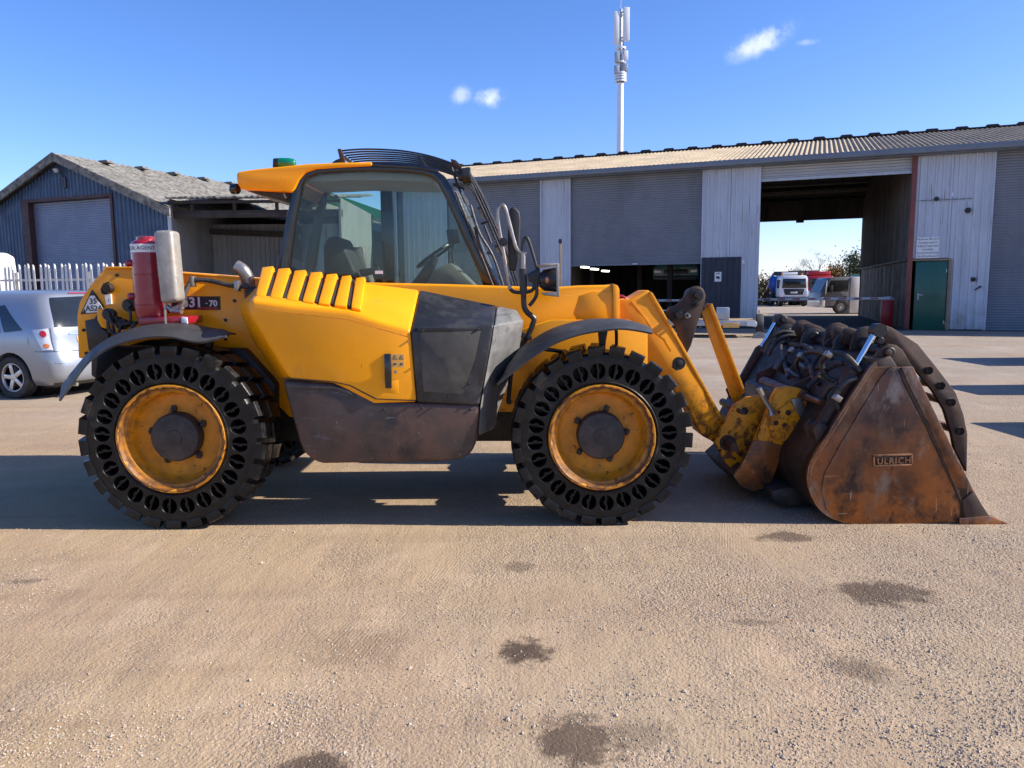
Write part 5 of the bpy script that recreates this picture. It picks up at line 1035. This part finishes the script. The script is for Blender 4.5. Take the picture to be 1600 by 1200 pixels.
# ------------------------------------------------------------------ silver car
def catmull(p, t):
    n = len(p)-1; x = max(0, min(n-1e-6, t*n)); i = int(x); f = x-i; a, b, c, d = p[max(i-1, 0)], p[i], p[i+1], p[min(i+2, n)]
    return .5*((2*b)+(c-a)*f+(2*a-5*b+4*c-d)*f*f+(3*b-a-3*c+d)*f**3)
def silver_car():
    rows = [  # z, half width, x at rear centre, x at front centre
        (.20, .78, .16, 4.16), (.30, .85, .03, 4.30), (.46, .875, .0, 4.34), (.60, .88, .015, 4.33), (.74, .88, .07, 4.25), (.88, .875, .10, 4.05), (1.0, .86, .115, 3.55), (1.14, .825, .16, 3.2), (1.32, .765, .26, 2.86), (1.47, .70, .35, 2.56), (1.57, .60, .42, 2.3), (1.615, .40, .62, 2.15), (1.63, .02, .9, 2.0)]
    def outline(z, hw, xr, xf, n=15):
        pts = [(xr, 0), (xr+.012, hw*.42), (xr+.055, hw*.76), (xr+.14, hw*.93), (xr+.30, hw*.99), (xr+.7, hw)]
        L_ = (xf-.5)-(xr+.7); pts += [(xr+.7+L_*k/4, hw) for k in (1, 2, 3)]+[(xf-.5, hw*.99), (xf-.22, hw*.9), (xf-.06, hw*.68), (xf, hw*.35), (xf, 0)]
        return [Vector((x, y, z)) for x, y in pts]
    ctl = [outline(*r) for r in rows]
    def S(u, v):                                           # u: 0 rear centre .. 1 front centre, v: 0 sill .. 1 roof
        return catmull([catmull(r, u) for r in ctl], v)
    T = thing('silver_car', 'silver people carrier parked rear-on beside the palisade fence', 'car', (0, 0, 0))
    NU, NV = 56, 34; body = MB()
    for s in (1, -1):
        g_ = [[(p.x, s*p.y, p.z) for p in (S(i/NU, j/NV) for i in range(NU+1))] for j in range(NV+1)]; body.grid(g_)
        fl = [S(i/NU, 0) for i in range(NU+1)]; body.grid([[(p.x, s*p.y, .2) for p in fl], [(p.x, 0, .2) for p in fl]])
    bo = body.build('body', 'silver', T, weld=.0008, ang=50)
    # wheel arches
    cut = MB()
    for x in (.93, 3.55):
        for s in (-1, 1): cut.cyl((x, s*.62, .33), (x, s*1.2, .33), .37, 40)
    co = cut.build('cutter', 'black'); md = bo.modifiers.new('b', 'BOOLEAN'); md.object = co; md.operation = 'DIFFERENCE'; md.solver = 'EXACT'
    dg = bpy.context.evaluated_depsgraph_get(); dg.update(); me = bpy.data.meshes.new_from_object(bo.evaluated_get(dg)); bo.modifiers.clear(); bo.data = me; me.materials.clear(); me.materials.append(MATS['silver'])
    for p_ in me.polygons: p_.material_index = 0
    me.shade_smooth(); me.set_sharp_from_angle(angle=R(50)); bpy.data.objects.remove(co)
    def patch(name, mat, poly, off=.006, s=1, nu=14, nv=8, parent=T, mirror=False, rnd=False):
        # poly: four (u,v) corners, lower-left, lower-right, upper-right, upper-left
        m = MB(); sides = (1, -1) if mirror else (s,)
        for sg in sides:
            R_ = []
            for j in range(nv+1):
                row = []
                for i in range(nu+1):
                    a, b = i/nu, j/nv
                    if rnd: a, b = a*2-1, b*2-1; a, b = .5+.5*a*math.sqrt(1-b*b/2), .5+.5*b*math.sqrt(1-a*a/2)
                    u = (poly[0][0]*(1-a)+poly[1][0]*a)*(1-b)+(poly[3][0]*(1-a)+poly[2][0]*a)*b; v = (poly[0][1]*(1-a)+poly[1][1]*a)*(1-b)+(poly[3][1]*(1-a)+poly[2][1]*a)*b
                    p0 = S(u, v); du = S(min(u+.003, 1), v)-S(max(u-.003, 0), v); dv = S(u, min(v+.004, 1))-S(u, max(v-.004, 0)); nrm = dv.cross(du).normalized()
                    if nrm.dot(p0-Vector((2.1, 0, .8))) < 0: nrm = -nrm
                    p0 = p0+nrm*off; row.append((p0.x, sg*p0.y, p0.z))
                R_.append(row)
            m.grid(R_)
        return m.build(name, mat, parent, ang=60, weld=.0005)
    patch('rear_window', 'car_glass', [(0, .545), (.185, .545), (.175, .775), (0, .79)], .008, mirror=True)
    for s in (1, -1):
        patch('side_window', 'car_glass', [(.36, .52), (.415, .50), (.44, .70), (.41, .71)], .007, s); patch('side_window', 'car_glass', [(.425, .50), (.56, .50), (.555, .73), (.45, .73)], .007, s); patch('side_window', 'car_glass', [(.57, .50), (.70, .50), (.66, .71), (.565, .73)], .007, s)
        t = patch('tail_light', 'clear_lens', [(.212, .335), (.285, .335), (.325, .525), (.225, .535)], .012, s); patch('lamp_top', 'red_lens', [(.238, .45), (.285, .45), (.29, .515), (.24, .515)], .02, s, parent=t, nu=8, nv=8, rnd=True); patch('lamp_low', 'amber_lens', [(.228, .35), (.272, .35), (.275, .39), (.23, .39)], .018, s, parent=t, nu=8, nv=8, rnd=True)
        patch('bumper_reflector', 'silver', [(.17, .215), (.225, .215), (.225, .232), (.17, .232)], .008, s)
        patch('fuel_flap' if s > 0 else 'side_badge', 'silver', [(.345, .38), (.372, .38), (.372, .45), (.345, .45)], .004, s)
        patch('door_gap', 'black', [(.437, .12), (.439, .12), (.439, .5), (.437, .5)], .003, s, 2, 12)
    patch('valance', 'truck_dark', [(0, .0), (.24, .0), (.24, .045), (0, .045)], .005, mirror=True)
    patch('hatch_gap', 'black', [(0, .315), (.205, .315), (.205, .322), (0, .322)], .003, mirror=True); patch('hatch_gap', 'black', [(.205, .32), (.208, .32), (.216, .54), (.212, .54)], .004, mirror=True, nu=2); patch('bumper_seam', 'black', [(.205, .318), (.33, .318), (.33, .323), (.205, .323)], .003, mirror=True)
    patch('high_brake_light', 'red_lens', [(0, .825), (.07, .825), (.07, .84), (0, .84)], .012, mirror=True); patch('number_plate', 'warning_yellow', [(0, .39), (.09, .39), (.09, .45), (0, .45)], .01, mirror=True); patch('plate_trim', 'chrome', [(0, .47), (.12, .47), (.12, .485), (0, .485)], .012, mirror=True)
    patch('name_badge', 'galv', [(.13, .362), (.165, .362), (.165, .37), (.13, .37)], .009)
    # wheels
    for x in (.93, 3.55):
        for s in (-1, 1):
            w = MB().lathe([(.205, -.06), (.216, -.10), (.225, -.105), (.30, -.105), (.318, -.09), (.322, -.06), (.322, .06), (.3, .09), (.2, .09)], 40).build('wheel', 'car_tyre', T, world=False)
            a = MB(); a.lathe([(.001, -.085), (.05, -.088), (.055, -.07)], 24); a.lathe([(.19, -.06), (.2, -.098), (.216, -.1), (.218, -.06)], 40); a.lathe([(.001, -.01), (.2, -.01)], 24, mi=1)
            for k in range(5):
                an = 2*math.pi*k/5+.3; rot = Matrix.Rotation(an, 3, 'Y'); a.box(rot @ Vector((.12, -.072, 0)), (.17, .03, .065), rot)
            r_ = a.build('rim', ['alloy', 'black'], w, .006, world=False)
            w.location = (x, s*.77, .322); w.rotation_euler = (0, .4, 0 if s < 0 else math.pi)
    for x in (.93, 3.55): MB().cyl((x, -.62, .33), (x, .62, .33), .365, 30).build('wheel_well', 'black', T)
    MB().box((2.1, 0, .22), (3.6, 1.4, .1)).build('underbody', 'black', T)
    MB().tube([(.1, .5, .2), (.3, .5, .2)], .03, 12).build('tailpipe', 'steel', T)
    # heading left: forward = (-cos, sin); the near flank is the car's left
    psi = R(17); c = G(27, 622.5); fwd = Vector((-math.cos(psi), math.sin(psi), 0)); lf = Vector((-math.sin(psi), -math.cos(psi), 0))
    T.rotation_euler = (0, 0, math.atan2(fwd.y, fwd.x)); T.location = Vector((c.x, c.y, 0))-fwd*.93-lf*.82
silver_car()

# ------------------------------------------------------------------ phone mast
def mast():
    Y = 60; b = W(968, 300, Y); k = Y/FPX; z = lambda py: W(967, py, Y).z
    T = thing('phone_mast', 'tall white mobile phone mast with panel antennas behind the workshop', 'mast', (b.x, Y, 0))
    MB().tube([(0, 0, 0), (0, 0, z(130))], [.27, .24], 20).build('pole', 'mast_white', T, world=False); MB().tube([(0, 0, z(130)), (0, 0, z(14))], .09, 10).build('spine', 'galv', T, world=False)
    for (dx, dy, py0, py1, w) in ((.36, -.3, 14, 66, .46), (-.36, -.25, 20, 71, .42), (0, .4, 16, 68, .4)):
        MB().box((dx, dy, (z(py0)+z(py1))/2), (w, .2, z(py0)-z(py1))).build('panel_antenna', 'mast_white', T, .03, world=False)
        for f in (.12, .88): MB().box((dx*.5, dy*.4, z(py0)+(z(py1)-z(py0))*f), (.5, .1, .08)).build('antenna_bracket', 'galv', T, world=False)
    MB().cyl((-.02, 0, z(14)), (-.02, 0, z(-6)), .015, 6).build('lightning_rod', 'galv', T, world=False)
    for (dx, py0, py1, w, mt) in ((.3, 81, 96, .42, 'timber'), (-.3, 83, 99, .34, 'galv'), (.3, 101, 113, .42, 'galv'), (-.32, 104, 117, .36, 'galv')):
        MB().box((dx, -.2, (z(py0)+z(py1))/2), (w, .3, z(py0)-z(py1))).build('radio_unit', 'mast_white' if mt == 'timber' else mt, T, .02, world=False)
    for py in (77, 99, 116, 120, 124, 128): MB().lathe([(.3, 0), (.44 if py > 110 else .4, 0), (.44 if py > 110 else .4, .12), (.3, .12)], 20).build('collar', 'mast_white', T, world=False, loc=(0, 0, z(py)))
    for o in T.children:
        if o.name.startswith('collar'): o.rotation_euler = (R(90), 0, 0)
    MB().tube([(.12, -.3, z(66)), (.2, -.34, z(80)), (.08, -.3, z(100)), (.1, -.28, z(128))], .03, 6).build('feeder_cable', 'black', T, world=False)
mast()

# ------------------------------------------------------------------ far trucks
def wheel_at(T, x, y, z, r, w=.28):
    MB().lathe([(r*.55, -w/2+.03), (r*.6, -w/2), (r*.93, -w/2), (r, -w/2+.04), (r, w/2), (r*.4, w/2)], 26, (x, y, z)).build('tyre', 'car_tyre', T, world=False)
    MB().lathe([(.001, -w/2+.02), (r*.2, -w/2), (r*.25, -w/2+.05), (r*.5, -w/2+.06), (r*.57, -w/2+.02)], 20, (x, y, z)).build('rim', 'galv', T, world=False)
def front_truck(name, label, px, py, Y, paint, lower, kind):
    b = W(px, py, Y); T = thing(name, label, 'truck', (b.x, Y, 0), R(-8))
    A = lambda m, n, mt, bv=.03, par=T: m.build(n, mt, par, bv, 2, world=False)
    A(MB().prism([(-1.1, .75), (1.1, .75), (1.12, 1.5), (1.08, 2.35), (.95, 2.55), (-.95, 2.55), (-1.08, 2.35), (-1.12, 1.5)], 0, 1.8), 'cab', paint, .1)
    A(MB().prism([(-.98, 1.5), (.98, 1.5), (.92, 2.3), (-.92, 2.3)], -.02, .2), 'windscreen', 'car_glass', .04)
    A(MB().prism([(-.72, .95), (.72, .95), (.86, 1.46), (-.86, 1.46)], -.03, .2), 'grille', lower, .04)
    A(MB().box((0, -.05, 1.15), (.55, .04, .14)), 'grille_badge', 'white_label', .01)
    for s in (-1, 1):
        A(MB().prism([(s*.78, .78), (s*1.12, .78), (s*1.13, 1.28), (s*.95, 1.36)], -.05, .2), 'headlight', 'clear_lens' if paint != 'truck_white' else 'truck_white', .04)
        A(MB().box((s*1.27, .1, 1.95), (.18, .12, .5)), 'mirror', 'truck_dark', .03); A(MB().cyl((s*1.08, .12, 2.15), (s*1.25, .1, 2.12), .025, 8), 'mirror_arm', 'truck_dark', 0)
        A(MB().prism([(s*1.125, 1.5), (s*1.105, 2.2), (s*1.08, 2.2), (s*1.09, 1.5)], .3, 1.3), 'side_window', 'car_glass', 0)
    A(MB().box((0, -.04, .58), (2.2, .25, .34)), 'bumper', 'truck_dark', .05); A(MB().box((0, -.18, .56), (.52, .02, .11)), 'number_plate', 'white_label', 0)
    for s in (-1, 1):
        for y in (.7, 4.3, 5.4): 
            m = MB().lathe([(.3, -.14), (.48, -.14), (.5, -.1), (.5, .14), (.3, .14)], 24); m.v = [(s*.95+q[1], y+q[0], .5+q[2]) for q in m.v]; m.build('tyre', 'car_tyre', T, world=False)
            m = MB().lathe([(.001, -.08), (.3, -.1)], 18); m.v = [(s*.95+s*-q[1]*1.0, y+q[0], .5+q[2]) for q in m.v]; m.build('rim', 'galv', T, world=False)
    A(MB().box((0, 3.4, .8), (.9, 5.6, .3)), 'chassis', 'truck_dark', .03)
    if kind == 'tipper':
        A(MB().box((0, 2.2, 2.75), (2.45, .5, .34)), 'body_headboard', 'truck_dark', .03); A(MB().box((0, 1.9, 2.75), (1.3, .1, .2)), 'roof_sign', 'white_label', .02)
        m = MB(); m.tube([(-1.35, 2.4, 1.95), (-1.0, 2.3, 1.9)], [.62, .62], 20); A(m, 'hose_drum', 'truck_blue', .04)
        A(MB().tube([(-1.0, 2.2, 2.7), (-1.2, 2.2, 2.75), (-1.45, 2.3, 2.4), (-1.5, 2.5, 1.6)], .1, 10), 'suction_hose', 'truck_blue', 0)
        A(MB().tube([(0, 2.4, 1.8), (0, 2.6, 1.8), (0, 6.2, 1.8), (0, 6.4, 1.8)], [.5, .85, .85, .5], 24), 'tank', 'truck_blue', 0)
        for x in (-.85, .7): A(MB().tube([(x, .5, 2.55), (x, .5, 2.72)], .08, 12), 'roof_beacon', 'amber_lens', 0)
    else:
        A(MB().box((0, 3.9, 2.0), (2.4, 4, 1.9)), 'load_body', 'truck_red', .05); A(MB().box((0, 1.1, 2.75), (1.9, 1.2, .35)), 'roof_deflector', 'truck_red', .1)
        A(MB().box((-1.0, 2.0, 3.0), (2.6, .14, .12)), 'crane_arm', 'truck_dark', .02)
    return T
front_truck('tanker_truck', 'white cabbed truck with a blue hose drum seen head-on through the bay', 1240, 470, 64, 'truck_white', 'truck_dark', 'tipper')
front_truck('red_truck', 'red truck standing between the white truck and the grey one', 1281, 470, 67, 'truck_red', 'truck_dark', 'red')
def grey_truck():
    Y = 45; b = W(1281, 489, Y); T = thing('grey_truck', 'grey forward-control light truck parked side-on beyond the barrier', 'truck', (b.x, Y, 0))
    A = lambda m, n, mt, bv=.02: m.build(n, mt, T, bv, 2, world=False)
    A(MB().prism([(.0, .45), (-.02, .95), (.08, 1.25), (.42, 2.0), (.55, 2.12), (1.7, 2.15), (1.72, .5), (1.55, .5), (1.45, .75), (1.2, .9), (.95, .75), (.85, .45)], 0, 1.85), 'cab', 'truck_grey', .05)
    A(MB().prism([(.30, 1.28), (.56, 1.95), (1.62, 1.97), (1.62, 1.3)], -.012, .05), 'side_window', 'car_glass', .02); A(MB().prism([(.04, 1.28), (.4, 2.02), (.43, 2.0), (.08, 1.26)], .12, 1.73), 'windscreen', 'car_glass', 0)
    A(MB().prism([(.28, 1.1), (.26, 1.28), (.32, 1.95), (.36, 1.95), (.32, 1.28)], -.02, .02), 'pillar', 'truck_white', .005)
    A(MB().prism([(-.06, .4), (-.06, .95), (.2, 1.0), (.28, .75), (.26, .4)], -.03, 1.88), 'front_panel', 'clear_lens', .04); A(MB().box((.55, -.12, 1.45), (.16, .1, .4)), 'mirror', 'truck_dark'); A(MB().box((1.45, -.015, 1.0), (.16, .02, .12)), 'door_handle', 'truck_dark')
    A(MB().box((2.1, .92, 1.1), (.76, 1.9, 2.1)), 'front_locker', 'truck_white', .03); A(MB().box((3.5, .92, 1.2), (2.0, 1.95, 2.2)), 'load_body', 'truck_green', .03)
    wheel_at(T, 1.22, .12, .42, .40); wheel_at(T, 3.9, .12, .42, .40); A(MB().box((2.5, .9, .45), (3.6, .9, .2)), 'chassis', 'truck_dark')
grey_truck()

# trailer beside the post
def trailer():
    Y = 24; b = W(1186, 524, Y); T = thing('flatbed_trailer', 'low galvanised flatbed trailer parked under the dark patched sheet', 'trailer', (b.x, Y, 0), R(-14))
    A = lambda m, n, mt, bv=.01: m.build(n, mt, T, bv, 2, world=False)
    A(MB().box((-1.6, 1.0, .52), (3.0, 1.7, .06)), 'deck', 'timber'); A(MB().box((-1.6, .1, .46), (3.0, .08, .16)), 'side_rail', 'galv'); A(MB().box((-1.6, 1.9, .46), (3.0, .08, .16)), 'side_rail', 'galv'); A(MB().box((-.15, 1, .44), (.1, 1.9, .18)), 'end_rail', 'galv')
    A(MB().box((-.22, .05, .44), (.3, .02, .14)), 'lamp_board', 'white_label'); A(MB().box((-.85, .04, .4), (.5, .02, .16)), 'number_plate', 'warning_yellow'); A(MB().box((-.13, .04, .44), (.1, .03, .1)), 'tail_light', 'red_lens')
    for x in (.06, -3.2):
        k = len(T.children); wheel_at(T, 0, 0, 0, .37, .2)
        for o in T.children[k:]: o.location = (x, .75, .37); o.rotation_euler = (0, 0, R(90))
        A(MB().prism([(x-.14, .70), (x+.14, .70), (x+.14, .74), (x-.14, .74)], .3, 1.2), 'wheel_guard', 'black')
    A(MB().box((-1.1, .5, .75), (.4, .5, .4)), 'tool_box', 'galv', .02); A(MB().tube([(-3.1, 1, .46), (-4.2, 1, .46)], .05, 8), 'drawbar', 'galv', 0)
trailer()

# ------------------------------------------------------------------ trees, hedge, green-roofed store
def leaf_cloud(rnd, pts, n, size, sq=(1, 1, 1)):
    m = MB()
    for _ in range(n):
        c, r = rnd.choice(pts); d = Vector((rnd.gauss(0, 1)*sq[0], rnd.gauss(0, 1)*sq[1], rnd.gauss(0, 1)*sq[2])); p = Vector(c)+d*r*.5
        a = Vector((rnd.gauss(0, 1), rnd.gauss(0, 1), rnd.gauss(0, 1))).normalized(); b = a.orthogonal().normalized(); s = size*rnd.uniform(.5, 1.3); e = a.cross(b)
        m.add([p-b*s, p+e*s*.5, p+b*s, p-e*s*.5], [(0, 1, 2, 3)])
    return m
def tree(name, label, px, Y, ztop, spread, leafmat, nleaf, size, seed, bare):
    rnd = random.Random(seed); b = W(px, 440, Y); T = thing(name, label, 'tree', (b.x, Y, 0)); m = MB(); tips = []
    def br(p, d, ln, r, lv):
        q = [p]; rs = [r]
        for i in range(3): d = (d+Vector((rnd.gauss(0, .13), rnd.gauss(0, .13), rnd.gauss(.02, .08)))).normalized(); q.append(q[-1]+d*ln/3); rs.append(r*(1-.18*(i+1)))
        m.tube(q, rs, 5 if lv else 8, False)
        if lv >= 4 or r < .012: tips.append((q[-1], ln)); return
        for _ in range(3 if lv else 5):
            k = rnd.choice((1, 2, 3)); nd = (d*rnd.uniform(.5, 1)+Vector((rnd.gauss(0, spread), rnd.gauss(0, spread), rnd.uniform(.0, .5)))).normalized(); br(q[k], nd, ln*rnd.uniform(.55, .8), rs[k]*.6, lv+1)
        tips.append((q[-1], ln))
    br(Vector((0, 0, 0)), Vector((0, 0, 1)), ztop*.36, ztop*.03, 0)
    zm = max(p.z for p, _ in tips); sc = ztop/zm; m.v = [tuple(Vector(v)*sc) for v in m.v]; tips = [(p*sc, l*sc) for p, l in tips]
    m.build('trunk', 'bark', T, world=False, recalc=False); leaf_cloud(rnd, [(p_, l_*(.35 if bare else 1)) for p_, l_ in tips], nleaf, size).build('crown', leafmat, T, world=False, recalc=False, ang=1)
z = lambda px, py, Y: W(px, py, Y).z
tree('bare_tree', 'thin bare-branched tree beyond the trucks, seen through the bay', 1290, 80, z(1290, 391, 80), .75, 'twig_leaf', 3500, .04, 5, True)
tree('leafy_tree', 'green leafy tree half hidden by the bay wall', 1338, 78, z(1338, 388, 78), .6, 'leaf', 5000, .13, 9, False)
tree('autumn_tree', 'low yellowing tree just above the red truck roof', 1316, 84, z(1316, 415, 84), .7, 'leaf_autumn', 3500, .13, 12, False)
def hedge():
    rnd = random.Random(4); Y = 72; a, b = W(1130, 440, Y), W(1262, 440, Y); T = thing('hedge', 'brown-green hedge left of the white truck', 'hedge', (a.x, Y, 0)); L_ = b.x-a.x; pts = []; st = MB()
    for i in range(60):
        x = rnd.uniform(0, L_); h = z(1200, 432, Y)*rnd.uniform(.75, 1.05); st.tube([(x, rnd.uniform(-.5, .5), 0), (x+rnd.gauss(0, .2), 0, h)], [.04, .01], 5)
        for k in range(5): pts.append(((x+rnd.gauss(0, .3), rnd.gauss(0, .5), h*(k+.6)/5), .8))
    st.build('stems', 'bark', T, world=False); leaf_cloud(rnd, pts, 9000, .12).build('foliage', 'hedge_leaf', T, world=False, recalc=False, ang=1)
hedge()
def green_store():
    Y = 44; a = W(520, 300, Y); T = thing('green_roofed_store', 'green-roofed store seen through the cab window', 'building', (a.x, Y, 0)); p, q = W(505, 297, Y), W(598, 330, Y)
    x0, x1 = p.x-a.x, q.x-a.x; MB().box(((x0+x1)/2, 2.5, q.z/2-.5), (x1-x0-.3, 5, q.z-1.0)).build('wall', 'shutter_blue', T, world=False); MB().prism([(x0, p.z), (x1, q.z), (x1, q.z-.5), (x0, p.z-.6)], -.3, 5.3).build('roof', 'roof_green', T, world=False)
    MB().box(((x0+x1)/2, -.6, q.z-.75), (x1-x0, .2, .4)).build('front_beam', 'timber', T, world=False); MB().box((W(545, 360, Y).x-a.x, -.6, q.z/2-.4), (.3, .2, q.z-.9)).build('post', 'brown_steel', T, world=False)
green_store()
# boxes added out of view to the right to cast shadows into the yard
def caster(x, y, w, d, h, label):
    T = thing('shadow_caster', label, 'caster', (x, y, 0), 0, 'unseen shadow casters off to the right')
    MB().prism([(0, .1), (w, .1), (w+.4, h), (-.2, h)], -d/2, d/2).build('body', 'caster_paint', T, .03, world=False)
    for s in (-1, 1): MB().box((w/2, s*(d/2+.03), h*.55), (.12, .06, h*.7)).build('rib', 'caster_paint', T, .01, world=False)
    MB().box((w/2, 0, .06), (w*.9, d*.7, .1)).build('skid', 'black_steel', T, world=False)
g1, g2, g3 = G(1492, 567), G(1484, 612), G(1540, 680)
caster(g1.x+2.9, g1.y, 3, 1.75, 1.6, 'unseen box added to cast the farthest shadow from the right'); caster(g2.x+2.6, g2.y, 3, 1.15, 1.45, 'unseen box added to cast the middle shadow from the right'); caster(g3.x+1.9, g3.y, 3, 1.3, .95, 'low unseen box added to cast the nearest shadow from the right')
